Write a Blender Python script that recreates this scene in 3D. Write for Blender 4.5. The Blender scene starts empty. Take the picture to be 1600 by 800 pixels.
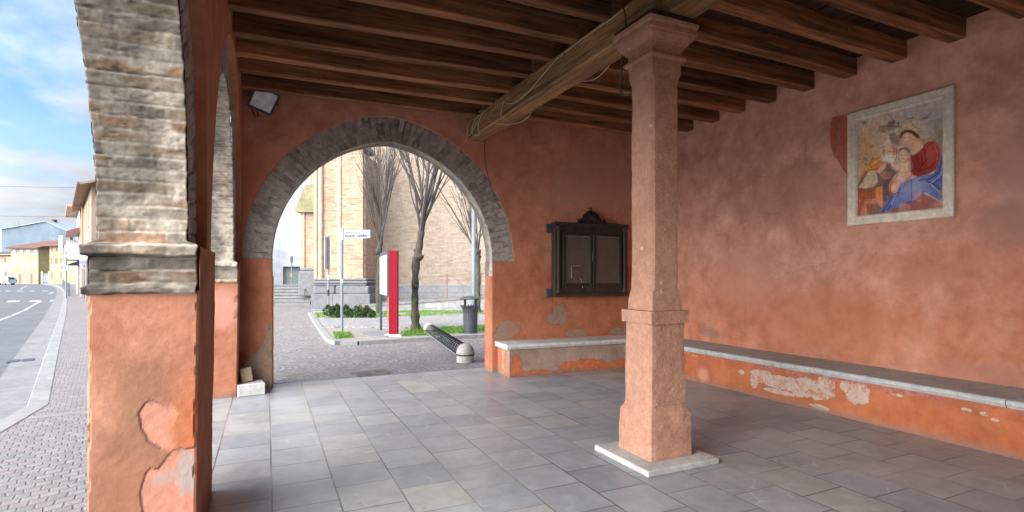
import bpy, math, random
import numpy as np
from mathutils import Vector
R = math.radians
random.seed(7)
scene = bpy.context.scene
COL = scene.collection

# ------------------------------------------------------------------ camera
HC = 1.5                                   # eye height
YAW = math.atan2(395, 843)                 # turned to the right of the arcade's axis (+Y)
FW = np.array([math.sin(YAW), math.cos(YAW), 0.0])
RT = np.array([math.cos(YAW), -math.sin(YAW), 0.0])
cd = bpy.data.cameras.new('camera')
cam = bpy.data.objects.new('camera', cd)
COL.objects.link(cam)
cam.location = (0, 0, HC)
cam.rotation_euler = (R(90), 0, -YAW)
cd.sensor_width = 36
cd.lens = 36 * 843 / 1600
cd.shift_y = 31 / 1600
cd.clip_start = 0.05
cd.clip_end = 3000
scene.camera = cam

# ------------------------------------------------------------------ light
SUN_ELEV, SUN_AZ = R(27), R(-112)          # azimuth clockwise from +Y: from the street side, a little behind
SKY_STRENGTH, SUN_STRENGTH, EXPOSURE = 0.15, 1.4, 2.38
sd = bpy.data.lights.new('sun', 'SUN')
sd.energy = SUN_STRENGTH
sd.angle = R(50)
sd.color = (1.0, 0.96, 0.90)
sun = bpy.data.objects.new('sun', sd)
COL.objects.link(sun)
SDIR = Vector((math.sin(SUN_AZ) * math.cos(SUN_ELEV), math.cos(SUN_AZ) * math.cos(SUN_ELEV), math.sin(SUN_ELEV)))
sun.rotation_euler = SDIR.to_track_quat('Z', 'Y').to_euler()
sun.location = (-30, -10, 40)
scene.view_settings.view_transform = 'Standard'
scene.view_settings.look = 'None'
scene.view_settings.gamma = 1
scene.view_settings.exposure = EXPOSURE
scene.cycles.max_bounces = 10
scene.cycles.diffuse_bounces = 7
scene.cycles.use_denoising = True
try:
    scene.cycles.denoiser = 'OPENIMAGEDENOISE'
except Exception:
    pass


# ------------------------------------------------------------------ node helpers
def N(nt, t, ins=None, **at):
    n = nt.nodes.new('ShaderNode' + t)
    for k, v in at.items():
        setattr(n, k, v)
    for k, v in (ins or {}).items():
        s = n.inputs[k]
        if isinstance(v, bpy.types.NodeSocket):
            nt.links.new(v, s)
        elif isinstance(v, (tuple, list)) and s.type == 'RGBA' and len(v) == 3:
            s.default_value = (*v, 1)
        else:
            s.default_value = v
    return n


def mth(nt, op, a, b=0.0, c=0.0, clamp=False):
    return N(nt, 'Math', {0: a, 1: b, 2: c}, operation=op, use_clamp=clamp).outputs[0]


def vm(nt, op, a, b=(0, 0, 0)):
    n = N(nt, 'VectorMath', {0: a, 1: b}, operation=op)
    return n.outputs[1] if op in ('LENGTH', 'DOT_PRODUCT', 'DISTANCE') else n.outputs[0]


def mix(nt, f, a, b, mode='MIX'):
    n = N(nt, 'Mix', None, data_type='RGBA', blend_type=mode)
    for i, v in ((0, f), (6, a), (7, b)):
        s = n.inputs[i]
        if isinstance(v, bpy.types.NodeSocket):
            nt.links.new(v, s)
        elif i and len(v) == 3:
            s.default_value = (*v, 1)
        else:
            s.default_value = v
    return n.outputs[2]


def noise(nt, v, scale, detail=5, rough=0.6, dist=0.0):
    return N(nt, 'TexNoise', {'Vector': v, 'Scale': scale, 'Detail': detail, 'Roughness': rough, 'Distortion': dist}).outputs[0]


def ramp(nt, f, stops):
    n = N(nt, 'ValToRGB', {0: f})
    el = n.color_ramp.elements
    while len(el) < len(stops):
        el.new(0.5)
    for e, (p, c) in zip(el, stops):
        e.position = p
        e.color = (*c, 1) if len(c) == 3 else c
    return n.outputs[0]


def mapr(nt, v, a, b, c=0.0, d=1.0, smooth=False):
    return N(nt, 'MapRange', {0: v, 1: a, 2: b, 3: c, 4: d}, clamp=True,
             interpolation_type='SMOOTHSTEP' if smooth else 'LINEAR').outputs[0]


def pos(nt):
    return N(nt, 'NewGeometry').outputs['Position']


def scl(nt, v, s):
    return vm(nt, 'MULTIPLY', v, s)


def sep(nt, v):
    n = N(nt, 'SeparateXYZ', {0: v})
    return n.outputs[0], n.outputs[1], n.outputs[2]


def comb(nt, x, y, z=0.0):
    return N(nt, 'CombineXYZ', {0: x, 1: y, 2: z}).outputs[0]


def material(name, rough=0.8, col=None, metal=0.0, spec=0.3):
    m = bpy.data.materials.new(name)
    m.use_nodes = True
    nt = m.node_tree
    b = nt.nodes['Principled BSDF']
    b.inputs['Roughness'].default_value = rough
    b.inputs['Metallic'].default_value = metal
    b.inputs['Specular IOR Level'].default_value = spec
    if col:
        b.inputs['Base Color'].default_value = (*col, 1)
    return m, nt, b


def setc(nt, b, c):
    nt.links.new(c, b.inputs['Base Color'])


def bump(nt, b, h, strength=0.4, dist=0.01):
    n = N(nt, 'Bump', {'Height': h, 'Strength': strength, 'Distance': dist})
    nt.links.new(n.outputs[0], b.inputs['Normal'])


def lin(r, g, b):
    f = lambda c: (c / 255 / 12.92) if c / 255 <= 0.04045 else ((c / 255 + 0.055) / 1.055) ** 2.4
    return (f(r), f(g), f(b))


# ------------------------------------------------------------------ world
w = bpy.data.worlds.new('World')
scene.world = w
w.use_nodes = True
nt = w.node_tree
bg = nt.nodes['Background']
sky = N(nt, 'TexSky', None, sky_type='NISHITA', sun_disc=False)
sky.sun_elevation = SUN_ELEV
sky.sun_rotation = SUN_AZ
sky.air_density = 1.0
sky.dust_density = 0.6
sky.ozone_density = 1.6
tc = N(nt, 'TexCoord').outputs['Generated']
dx, dy, dz = sep(nt, tc)
zz = mth(nt, 'ADD', mth(nt, 'MAXIMUM', dz, 0.0), 0.16)
cp = comb(nt, mth(nt, 'DIVIDE', dx, zz), mth(nt, 'DIVIDE', dy, zz), 0.0)
c1 = noise(nt, cp, 0.85, 9, 0.56, 0.25)
c2 = noise(nt, vm(nt, 'ADD', cp, (4.3, 1.7, 0.0)), 0.42, 5, 0.55, 0.2)
cover = mapr(nt, mth(nt, 'ADD', mth(nt, 'MULTIPLY', c1, 0.6), mth(nt, 'MULTIPLY', c2, 0.55)), 0.49, 0.66, 0.0, 1.0, True)
low = mapr(nt, dz, 0.02, 0.26, 0.9, 0.0)
cover = mth(nt, 'MAXIMUM', cover, low)
glow = vm(nt, 'DOT_PRODUCT', tc, tuple(SDIR))
gl = mapr(nt, glow, -0.1, 1.0, 0.0, 1.0, True)
zen = mapr(nt, dz, 0.1, 0.95, 0.0, 1.0, True)
cb = mth(nt, 'ADD', mth(nt, 'ADD', 1.0, mth(nt, 'MULTIPLY', zen, 1.5)), mth(nt, 'MULTIPLY', gl, 13.5))
cshade = mapr(nt, noise(nt, cp, 1.9, 6, 0.6), 0.3, 0.7, 0.72, 1.1)
cb = mth(nt, 'MULTIPLY', cb, cshade)
ccol = vm(nt, 'MULTIPLY', comb(nt, cb, cb, cb), (0.97, 1.0, 1.05))
sk = scl(nt, sky.outputs[0], (0.22, 0.30, 0.415))
fin = mix(nt, cover, sk, ccol)
nt.links.new(fin, bg.inputs[0])
bg.inputs[1].default_value = SKY_STRENGTH


# ------------------------------------------------------------------ mesh helpers
def hash2(ix, iy, seed):
    h = (ix.astype(np.int64) * 374761393 + iy.astype(np.int64) * 668265263 + seed * 974711) & 0x7fffffff
    h = ((h ^ (h >> 13)) * 1274126177) & 0x7fffffff
    h = h ^ (h >> 16)
    return (h % 100003) / 100003.0


def vnoise(x, y, seed=0):
    ix, iy = np.floor(x), np.floor(y)
    fx, fy = x - ix, y - iy
    fx, fy = fx * fx * (3 - 2 * fx), fy * fy * (3 - 2 * fy)
    a, b = hash2(ix, iy, seed), hash2(ix + 1, iy, seed)
    c, d = hash2(ix, iy + 1, seed), hash2(ix + 1, iy + 1, seed)
    return (a * (1 - fx) + b * fx) * (1 - fy) + (c * (1 - fx) + d * fx) * fy


def fbm(x, y, seed=0, octv=4, gain=0.5):
    x, y = np.asarray(x, float), np.asarray(y, float)
    s, a, t = 0, 1.0, 0
    for o in range(octv):
        s = s + a * vnoise(x * 2 ** o + 17.3 * o, y * 2 ** o - 9.1 * o, seed + o)
        t += a
        a *= gain
    return s / t


def sst(a, b, x):
    t = np.clip((x - a) / (b - a), 0, 1)
    return t * t * (3 - 2 * t)


class MB:
    def __init__(s):
        s.v, s.f, s.m, s.cur = [], [], [], 0

    def add(s, vs, fs):
        o = len(s.v)
        s.v += [tuple(map(float, p)) for p in vs]
        for f in fs:
            s.f.append([i + o for i in f])
            s.m.append(s.cur)
        return s

    def box(s, x0, y0, z0, x1, y1, z1, M=None):
        p = [(x, y, z) for z in (z0, z1) for x, y in ((x0, y0), (x1, y0), (x1, y1), (x0, y1))]
        if M:
            p = [M(*q) for q in p]
        return s.add(p, [(3, 2, 1, 0), (4, 5, 6, 7), (0, 1, 5, 4), (1, 2, 6, 5), (2, 3, 7, 6), (3, 0, 4, 7)])

    def rbox(s, x0, y0, z0, x1, y1, z1, b=0.01, M=None):
        """box with chamfered vertical and top edges"""
        def ring(i, z):
            return [(x0 + b + i, y0 + i, z), (x1 - b - i, y0 + i, z), (x1 - i, y0 + b + i, z), (x1 - i, y1 - b - i, z),
                    (x1 - b - i, y1 - i, z), (x0 + b + i, y1 - i, z), (x0 + i, y1 - b - i, z), (x0 + i, y0 + b + i, z)]
        p = ring(b, z0) + ring(0, z0 + b) + ring(0, z1 - b) + ring(b, z1)
        if M:
            p = [M(*q) for q in p]
        fs = [tuple(range(7, -1, -1)), tuple(range(24, 32))]
        for k in range(3):
            for i in range(8):
                j = (i + 1) % 8
                fs.append((k * 8 + i, k * 8 + j, k * 8 + 8 + j, k * 8 + 8 + i))
        return s.add(p, fs)

    def quad(s, *p):
        return s.add(p, [tuple(range(len(p)))])

    def prism(s, poly, vec):
        n = len(poly)
        q = [tuple(np.array(p) + np.array(vec)) for p in poly]
        fs = [tuple(range(n - 1, -1, -1)), tuple(range(n, 2 * n))]
        fs += [(i, (i + 1) % n, n + (i + 1) % n, n + i) for i in range(n)]
        return s.add(list(poly) + q, fs)

    def tube(s, pts, rad, n=8, cap=True):
        pts = [np.array(p, float) for p in pts]
        if not hasattr(rad, '__len__'):
            rad = [rad] * len(pts)
        vs, fs = [], []
        t0 = pts[1] - pts[0]
        ref = np.array([0, 0, 1.0]) if abs(t0[2]) < 0.9 * np.linalg.norm(t0) else np.array([1.0, 0, 0])
        for i, p in enumerate(pts):
            t = pts[min(i + 1, len(pts) - 1)] - pts[max(i - 1, 0)]
            t = t / (np.linalg.norm(t) + 1e-9)
            a = ref - t * (ref @ t)
            a /= np.linalg.norm(a) + 1e-9
            ref = a
            b = np.cross(t, a)
            for k in range(n):
                an = 2 * math.pi * k / n
                vs.append(p + rad[i] * (math.cos(an) * a + math.sin(an) * b))
        for i in range(len(pts) - 1):
            for k in range(n):
                k2 = (k + 1) % n
                fs.append((i * n + k, i * n + k2, (i + 1) * n + k2, (i + 1) * n + k))
        if cap:
            fs.append(tuple(range(n - 1, -1, -1)))
            fs.append(tuple((len(pts) - 1) * n + k for k in range(n)))
        return s.add(vs, fs)

    def lathe(s, prof, c, n=24):
        vs, fs = [], []
        for r, z in prof:
            for k in range(n):
                an = 2 * math.pi * k / n
                vs.append((c[0] + r * math.cos(an), c[1] + r * math.sin(an), c[2] + z))
        for i in range(len(prof) - 1):
            for k in range(n):
                k2 = (k + 1) % n
                fs.append((i * n + k, i * n + k2, (i + 1) * n + k2, (i + 1) * n + k))
        fs.append(tuple(range(n - 1, -1, -1)))
        fs.append(tuple((len(prof) - 1) * n + k for k in range(n)))
        return s.add(vs, fs)

    def grid(s, P, closed=False):
        """P: array (rows, cols, 3)"""
        r, c = P.shape[:2]
        fs = []
        for i in range(r - 1):
            for j in range(c if closed else c - 1):
                k = (j + 1) % c
                fs.append((i * c + j, i * c + k, (i + 1) * c + k, (i + 1) * c + j))
        return s.add(P.reshape(-1, 3), fs)

    def build(s, name, mats, parent=None, smooth=False, attrs=None, bevel=0.0):
        o0 = np.array(parent_world(parent)) if parent else np.zeros(3)
        me = bpy.data.meshes.new(name)
        V = np.array(s.v) - o0
        me.from_pydata(V.tolist(), [], s.f)
        if not isinstance(mats, (list, tuple)):
            mats = [mats]
        for m in mats:
            me.materials.append(m)
        if len(mats) > 1:
            me.polygons.foreach_set('material_index', s.m)
        if smooth:
            me.polygons.foreach_set('use_smooth', [True] * len(me.polygons))
        for an, arr in (attrs or {}).items():
            at = me.attributes.new(an, 'FLOAT_COLOR', 'POINT')
            at.data.foreach_set('color', np.asarray(arr, np.float32).reshape(-1))
        me.update()
        o = bpy.data.objects.new(name, me)
        COL.objects.link(o)
        if parent:
            o.parent = parent
        if bevel:
            b = o.modifiers.new('bevel', 'BEVEL')
            b.width = bevel
            b.segments = 2
            b.limit_method = 'ANGLE'
        return o


def parent_world(o):
    v = Vector((0, 0, 0))
    while o:
        v += o.location
        o = o.parent
    return v


def tag(o, label=None, cat=None, group=None, kind=None):
    for k, v in (('label', label), ('category', cat), ('group', group), ('kind', kind)):
        if v:
            o[k] = v
    return o


def thing(name, label, cat, loc=(0, 0, 0), group=None):
    o = bpy.data.objects.new(name, None)
    COL.objects.link(o)
    o.location = [float(q) for q in loc]
    o.empty_display_size = 0.1
    return tag(o, label, cat, group)


def children(o):
    return [c for c in bpy.data.objects if c.parent == o]


def copy_tree(o, parent=None):
    c = o.copy()
    COL.objects.link(c)
    c.parent = parent
    for ch in children(o):
        copy_tree(ch, c)
    return c


def text_mesh(mb, body, size, M, align='LEFT', bold=0.0):
    """lettering: fills mb with the mesh of a line of text; M maps (x, y) of the text to the world"""
    cu = bpy.data.curves.new('lettering', 'FONT')
    cu.body = body
    cu.size = size
    cu.align_x = align
    cu.offset = bold
    cu.resolution_u = 3
    ob = bpy.data.objects.new('lettering', cu)
    me = bpy.data.meshes.new_from_object(ob)
    mb.add([M(v.co.x, v.co.y) for v in me.vertices], [tuple(p.vertices) for p in me.polygons])
    bpy.data.objects.remove(ob)
    bpy.data.curves.remove(cu)
    bpy.data.meshes.remove(me)


def C(r, d, z):
    """a point of the piazza measured along the church front (r, to the right) and away from the loggia (d)"""
    p = d * FW + r * RT
    return (p[0], p[1], z)


def at(u, d, z):
    """as C, with the bearing read off the photograph (1600 wide)"""
    return C((u - 800) / 843 * d, d, z)


def zat(v, d):
    return HC + (431 - v) * d / 843


def gnd(u, v, z=-0.02):
    d = 843 * (HC - z) / (v - 431)
    return at(u, d, z)
# ------------------------------------------------------------------ materials
def add_blobs(nt, p, base, blobs, col, amp=0.7, freq=6.0):
    """irregular patches (lost plaster, repairs): world-space blobs with ragged outlines; returns colour and mask"""
    nv = N(nt, 'TexNoise', {'Vector': p, 'Scale': freq, 'Detail': 8, 'Roughness': 0.7}).outputs[0]
    nv2 = N(nt, 'TexNoise', {'Vector': p, 'Scale': freq * 5, 'Detail': 5, 'Roughness': 0.7}).outputs[0]
    wob = mth(nt, 'ADD', mth(nt, 'MULTIPLY', mth(nt, 'SUBTRACT', nv, 0.5), amp * 2), mth(nt, 'MULTIPLY', mth(nt, 'SUBTRACT', nv2, 0.5), amp * 1.1))
    m = None
    for c, r in blobs:
        d = vm(nt, 'LENGTH', vm(nt, 'DIVIDE', vm(nt, 'SUBTRACT', p, c), r))
        k = mth(nt, 'ADD', d, wob)
        m = k if m is None else mth(nt, 'MINIMUM', m, k)
    rim = mapr(nt, mth(nt, 'ABSOLUTE', mth(nt, 'SUBTRACT', m, 1.0)), 0.0, 0.05, 0.7, 0.0)
    halo = mapr(nt, m, 1.0, 1.35, 0.4, 0.0)
    k = mapr(nt, m, 0.98, 1.02, 1.0, 0.0)
    skim = mth(nt, 'MULTIPLY', mapr(nt, noise(nt, p, 14, 7, 0.75), 0.52, 0.60), 0.8)
    base2 = mix(nt, halo, base, scl(nt, base, (0.85, 0.95, 1.0)))
    out = mix(nt, k, base2, mix(nt, skim, col, base))
    return mix(nt, rim, out, scl(nt, out, (0.55, 0.5, 0.48))), k


def plaster(name, orange, pink, mauve, zlow=1.0, zhigh=3.3, blobs=(), blobcol=(0.33, 0.25, 0.2), stains=(), extra=None):
    m, nt, b = material(name, 0.88, spec=0.2)
    p = pos(nt)
    n1 = noise(nt, p, 0.75, 7, 0.62, 0.4)
    n2 = noise(nt, p, 3.2, 8, 0.66)
    n3 = noise(nt, p, 17, 5, 0.7)
    x, y, z = sep(nt, p)
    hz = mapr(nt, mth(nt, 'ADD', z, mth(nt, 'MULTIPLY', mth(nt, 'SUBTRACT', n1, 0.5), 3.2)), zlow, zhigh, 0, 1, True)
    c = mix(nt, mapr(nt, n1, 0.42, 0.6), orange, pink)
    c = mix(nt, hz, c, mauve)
    c = mix(nt, mapr(nt, n2, 0.3, 0.7), scl(nt, c, (0.78, 0.71, 0.68)), scl(nt, c, (1.17, 1.2, 1.24)))
    c = mix(nt, mapr(nt, n3, 0.35, 0.7, 0, 0.3), c, scl(nt, c, (1.25, 1.3, 1.35)))
    n4 = noise(nt, p, 1.9, 6, 0.66, 2.2)
    c = mix(nt, mapr(nt, n4, 0.34, 0.5, 0.55, 0.0), c, scl(nt, c, (0.74, 0.66, 0.62)))
    c = mix(nt, mapr(nt, n4, 0.54, 0.68, 0.0, 0.5), c, vm(nt, 'ADD', scl(nt, c, (1.02, 1.1, 1.15)), (0.03, 0.025, 0.022)))
    dg = vm(nt, 'ADD', p, scl(nt, comb(nt, sep(nt, p)[2], sep(nt, p)[2], 0.0), (0.6, 0.6, 0.0)))
    n5 = noise(nt, scl(nt, dg, (3.0, 3.0, 9.0)), 2.2, 6, 0.7, 0.8)
    c = mix(nt, mapr(nt, n5, 0.56, 0.7, 0.0, 0.32), c, scl(nt, c, (1.22, 1.3, 1.36)))
    c = mix(nt, mapr(nt, n5, 0.3, 0.42, 0.3, 0.0), c, scl(nt, c, (0.74, 0.68, 0.66)))
    # vertical brush and rain streaks
    st = noise(nt, scl(nt, p, (7, 7, 0.5)), 1.5, 5, 0.6)
    c = mix(nt, mapr(nt, st, 0.55, 0.75, 0, 0.35), c, scl(nt, c, (0.72, 0.68, 0.68)))
    # hairline cracks
    vo = N(nt, 'TexVoronoi', {'Vector': vm(nt, 'ADD', p, scl(nt, comb(nt, n2, n3, n1), (0.5, 0.5, 0.5))), 'Scale': 0.9}, feature='DISTANCE_TO_EDGE').outputs[0]
    cr = mth(nt, 'MULTIPLY', mapr(nt, vo, 0.0, 0.006, 1, 0), mapr(nt, n1, 0.5, 0.62))
    c = mix(nt, mth(nt, 'MULTIPLY', cr, 0.55), c, (0.1, 0.05, 0.035))
    hgt = mth(nt, 'ADD', mth(nt, 'MULTIPLY', n2, 0.35), mth(nt, 'MULTIPLY', noise(nt, p, 90, 4, 0.7), 0.45))
    hgt = mth(nt, 'ADD', hgt, mth(nt, 'MULTIPLY', n3, 0.4))
    if stains:
        for c0, r0, col0, k0 in stains:
            d = vm(nt, 'LENGTH', vm(nt, 'DIVIDE', vm(nt, 'SUBTRACT', p, c0), r0))
            k = mapr(nt, mth(nt, 'ADD', d, mth(nt, 'MULTIPLY', mth(nt, 'SUBTRACT', n2, 0.5), 1.3)), 0.45, 1.1, k0, 0.0, True)
            c = mix(nt, k, c, col0)
    if blobs:
        gcol = mix(nt, mapr(nt, n3, 0.3, 0.7), scl(nt, comb(nt, *blobcol), (0.8, 0.8, 0.8)), scl(nt, comb(nt, *blobcol), (1.2, 1.2, 1.2)))
        c, k = add_blobs(nt, p, c, blobs, gcol)
        hgt = mth(nt, 'SUBTRACT', hgt, mth(nt, 'MULTIPLY', k, 0.7))
    # dirt line at the foot
    ft = mapr(nt, mth(nt, 'ADD', z, mth(nt, 'MULTIPLY', n2, -0.12)), -0.04, 0.03, 0.55, 0.0)
    c = mix(nt, ft, c, (0.16, 0.12, 0.1))
    if extra:
        c = extra(nt, p, c, n2, n3)
    # hand-mapped wear of the street pier (attribute on that mesh only)
    a = N(nt, 'Attribute', None, attribute_name='wear').outputs['Color']
    r, g, bl = sep(nt, a)
    c = mix(nt, r, c, mix(nt, mapr(nt, n3, 0.3, 0.7), (0.40, 0.175, 0.115), (0.46, 0.215, 0.15)))
    c = mix(nt, bl, c, (0.29, 0.25, 0.225))
    c = mix(nt, g, c, (0.07, 0.03, 0.02))
    hgt = mth(nt, 'SUBTRACT', hgt, mth(nt, 'MULTIPLY', r, 0.8))
    setc(nt, b, c)
    bump(nt, b, hgt, 0.42, 0.01)
    return m


def wood(name, axis, dark, light, rough=0.75, dirt=0.0, sc=1.0):
    m, nt, b = material(name, rough, spec=0.25)
    p = pos(nt)
    oi = N(nt, 'ObjectInfo').outputs['Random']
    p = vm(nt, 'ADD', p, comb(nt, mth(nt, 'MULTIPLY', oi, 37.0), mth(nt, 'MULTIPLY', oi, 11.0), mth(nt, 'MULTIPLY', oi, 5.0)))
    s = {'x': (0.55, 9, 9), 'y': (9, 0.55, 9), 'z': (9, 9, 0.55)}[axis]
    g1 = noise(nt, scl(nt, p, s), 1.6 * sc, 7, 0.65, 0.5)
    g2 = noise(nt, scl(nt, p, tuple(q * 4 for q in s)), 2.0 * sc, 5, 0.7)
    n = noise(nt, p, 1.3, 5, 0.6)
    c = ramp(nt, g1, [(0.28, dark), (0.52, tuple(0.5 * (a + q) for a, q in zip(dark, light))), (0.74, light)])
    c = mix(nt, mapr(nt, g2, 0.35, 0.65), scl(nt, c, (0.72, 0.7, 0.68)), scl(nt, c, (1.15, 1.15, 1.15)))
    c = mix(nt, mapr(nt, n, 0.35, 0.7, 0, 0.5), c, scl(nt, c, (0.6, 0.56, 0.54)))
    tint = mapr(nt, oi, 0, 1, 0.62, 1.3)
    c = vm(nt, 'MULTIPLY', c, comb(nt, tint, tint, tint))
    # drying checks along the grain
    ck = noise(nt, scl(nt, p, tuple(q * 1.7 for q in s)), 1.0, 2, 0.4)
    line = mapr(nt, mth(nt, 'ABSOLUTE', mth(nt, 'SUBTRACT', ck, 0.5)), 0.0, 0.012, 1.0, 0.0)
    line = mth(nt, 'MULTIPLY', line, mapr(nt, n, 0.45, 0.6))
    c = mix(nt, mth(nt, 'MULTIPLY', line, 0.75), c, (0.02, 0.012, 0.008))
    setc(nt, b, c)
    bump(nt, b, mth(nt, 'SUBTRACT', mth(nt, 'ADD', g1, mth(nt, 'MULTIPLY', g2, 0.6)), line), 0.5, 0.008)
    return m


def stone(name, c1, c2, scale=8, rough=0.85, bmp=0.6, bd=0.01, speck=None, grain=80):
    m, nt, b = material(name, rough, spec=0.25)
    p = pos(nt)
    n1 = noise(nt, p, scale * 0.35, 6, 0.6)
    n2 = noise(nt, p, scale * 2.2, 6, 0.7)
    n3 = noise(nt, p, grain, 4, 0.7)
    c = mix(nt, mapr(nt, n1, 0.3, 0.7), c1, c2)
    c = mix(nt, mapr(nt, n2, 0.3, 0.72), scl(nt, c, (0.72, 0.7, 0.7)), scl(nt, c, (1.16, 1.16, 1.16)))
    c = mix(nt, mapr(nt, n3, 0.4, 0.7, 0, 0.45), c, scl(nt, c, (0.6, 0.58, 0.58)))
    if speck:
        sp = mapr(nt, noise(nt, p, 9, 3, 0.5), 0.69, 0.73)
        c = mix(nt, mth(nt, 'MULTIPLY', sp, 0.7), c, speck)
    setc(nt, b, c)
    bump(nt, b, mth(nt, 'ADD', mth(nt, 'MULTIPLY', n2, 0.8), mth(nt, 'MULTIPLY', n3, 0.5)), bmp, bd)
    return m


def vcol(name, rough=0.9, bmp=0.5, bd=0.006, grain=70, attr='tint'):
    """surface coloured by the mesh's own per-vertex tint (bricks, paint layers) with added grain"""
    m, nt, b = material(name, rough, spec=0.2)
    p = pos(nt)
    a = N(nt, 'Attribute', None, attribute_name=attr).outputs['Color']
    n2 = noise(nt, p, 22, 6, 0.7)
    n3 = noise(nt, p, grain, 4, 0.7)
    c = mix(nt, mapr(nt, n2, 0.3, 0.7), scl(nt, a, (0.76, 0.75, 0.74)), scl(nt, a, (1.18, 1.18, 1.18)))
    c = mix(nt, mapr(nt, n3, 0.52, 0.72, 0, 0.5), c, scl(nt, a, (0.5, 0.47, 0.45)))
    setc(nt, b, c)
    bump(nt, b, mth(nt, 'ADD', n2, mth(nt, 'MULTIPLY', n3, 0.6)), bmp, bd)
    return m


def brickmat(name, cols, mortar, bw=0.26, bh=0.078, axis=None, rough=0.9, off=0.5, dirt=None, ms=0.008, stain=0.4):
    """axis: horizontal direction of the wall; bricks are laid in (axis, z)"""
    m, nt, b = material(name, rough, spec=0.15)
    p = pos(nt)
    ax = axis if axis is not None else tuple(RT + FW)
    h = vm(nt, 'DOT_PRODUCT', p, tuple(float(q) for q in ax))
    z = sep(nt, p)[2]
    v = comb(nt, mth(nt, 'ADD', h, 200.0), mth(nt, 'ADD', z, 50.0), 0.0)
    br = N(nt, 'TexBrick', {'Vector': v, 'Color1': (0, 0, 0), 'Color2': (1, 1, 1), 'Mortar': (0.5, 0.5, 0.5), 'Scale': 1.0,
                            'Mortar Size': ms, 'Mortar Smooth': 0.3, 'Brick Width': bw, 'Row Height': bh}, offset=off)
    n1 = noise(nt, p, 0.55, 6, 0.6)
    n2 = noise(nt, p, 6, 6, 0.7)
    c = ramp(nt, br.outputs[0], [(i / (len(cols) - 1), q) for i, q in enumerate(cols)])
    c = mix(nt, mapr(nt, n2, 0.3, 0.7), scl(nt, c, (0.78, 0.78, 0.78)), scl(nt, c, (1.15, 1.14, 1.13)))
    c = mix(nt, br.outputs[1], c, mortar)
    c = mix(nt, mapr(nt, n1, 0.5, 0.72, 0, stain), c, scl(nt, c, (0.62, 0.62, 0.58)))
    if dirt:
        st = noise(nt, scl(nt, p, (3.2, 3.2, 0.55)), 1.0, 6, 0.65)
        c = mix(nt, mapr(nt, st, 0.55, 0.68, 0, 0.7), c, dirt)
    setc(nt, b, c)
    bump(nt, b, mth(nt, 'SUBTRACT', mth(nt, 'MULTIPLY', n2, 0.4), br.outputs[1]), 0.5, 0.01)
    return m


def plain(name, col, rough=0.5, metal=0.0, var=0.12, scale=9.0, spec=0.4, bmp=0.0):
    m, nt, b = material(name, rough, metal=metal, spec=spec)
    p = pos(nt)
    n = noise(nt, p, scale, 6, 0.65)
    lo = tuple(q * (1 - var) for q in col)
    hi = tuple(q * (1 + var) for q in col)
    setc(nt, b, mix(nt, mapr(nt, n, 0.3, 0.7), lo, hi))
    if bmp:
        bump(nt, b, noise(nt, p, scale * 8, 5, 0.7), bmp, 0.006)
    return m


# --- loggia plaster
ORANGE, PINK, MAUVE = (0.36, 0.13, 0.064), (0.46, 0.19, 0.11), (0.33, 0.155, 0.105)
XR = 6.27                                           # right wall
XB = 5.616                                          # front of its bench


def onx(u, v, X):
    r = 843 * FW + (u - 800) * RT + np.array([0, 0, 431 - v])
    t = X / r[0]
    return (X, float(t * r[1]), float(HC + t * r[2]))


def blobx(X, u, v, ry, rz):
    c = onx(u, v, X)
    return (c, (0.3, ry, rz))


M_right = plaster('right_wall_plaster', (0.42, 0.16, 0.088), (0.44, 0.195, 0.122), (0.68, 0.345, 0.245), 0.8, 3.5,  # pale upper colour stands in for light missing high on the wall
                  stains=[((XR, 4.3, 1.0), (1, 1.2, 0.5), (0.44, 0.15, 0.07), 0.5), ((XR, 5.6, 1.5), (1, 0.6, 0.5), (0.52, 0.24, 0.165), 0.6),
                          ((XR, 2.3, 2.4), (1, 0.5, 0.9), (0.46, 0.23, 0.19), 0.7), ((XR, 2.6, 1.95), (1, 0.25, 0.3), (0.26, 0.13, 0.095), 0.4),
                          ((XR, 3.1, 1.6), (1, 0.8, 0.3), (0.37, 0.14, 0.07), 0.4), ((XR, 5.0, 2.6), (1, 1.2, 0.5), (0.40, 0.19, 0.13), 0.5),
                          ((XR, 6.2, 0.62), (1, 0.3, 0.1), (0.2, 0.12, 0.1), 0.6), ((XR, 2.2, 0.55), (1, 1.4, 0.16), (0.27, 0.15, 0.12), 0.4)])
M_back = plaster('end_wall_plaster', ORANGE, (0.39, 0.145, 0.075), (0.58, 0.26, 0.165), 1.3, 3.5,  # upper tone painted lighter to offset the dimness below the ceiling
                 blobs=[((4.44, 7.64, 0.86), (0.14, 0.3, 0.17)), ((4.36, 7.64, 0.8), (0.16, 0.3, 0.1)), ((3.52, 7.7, 0.66), (0.2, 0.3, 0.14)),
                        ((3.45, 7.7, 0.55), (0.16, 0.3, 0.13)), ((0.1, 7.9, 0.25), (0.3, 0.3, 0.3)), ((0.17, 7.9, 0.55), (0.12, 0.3, 0.28)),
                        ((4.75, 7.6, 0.55), (0.2, 0.3, 0.06)), ((5.6, 7.6, 0.56), (0.2, 0.3, 0.07))],
                 blobcol=(0.27, 0.185, 0.135),
                 stains=[((-0.1, 7.9, 2.6), (0.5, 1, 0.8), (0.52, 0.20, 0.115), 0.6), ((3.1, 7.7, 3.4), (0.9, 1, 0.3), (0.55, 0.215, 0.125), 0.6),
                         ((5.2, 7.6, 3.1), (1.3, 1, 0.6), (0.54, 0.28, 0.21), 0.7)])
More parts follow.
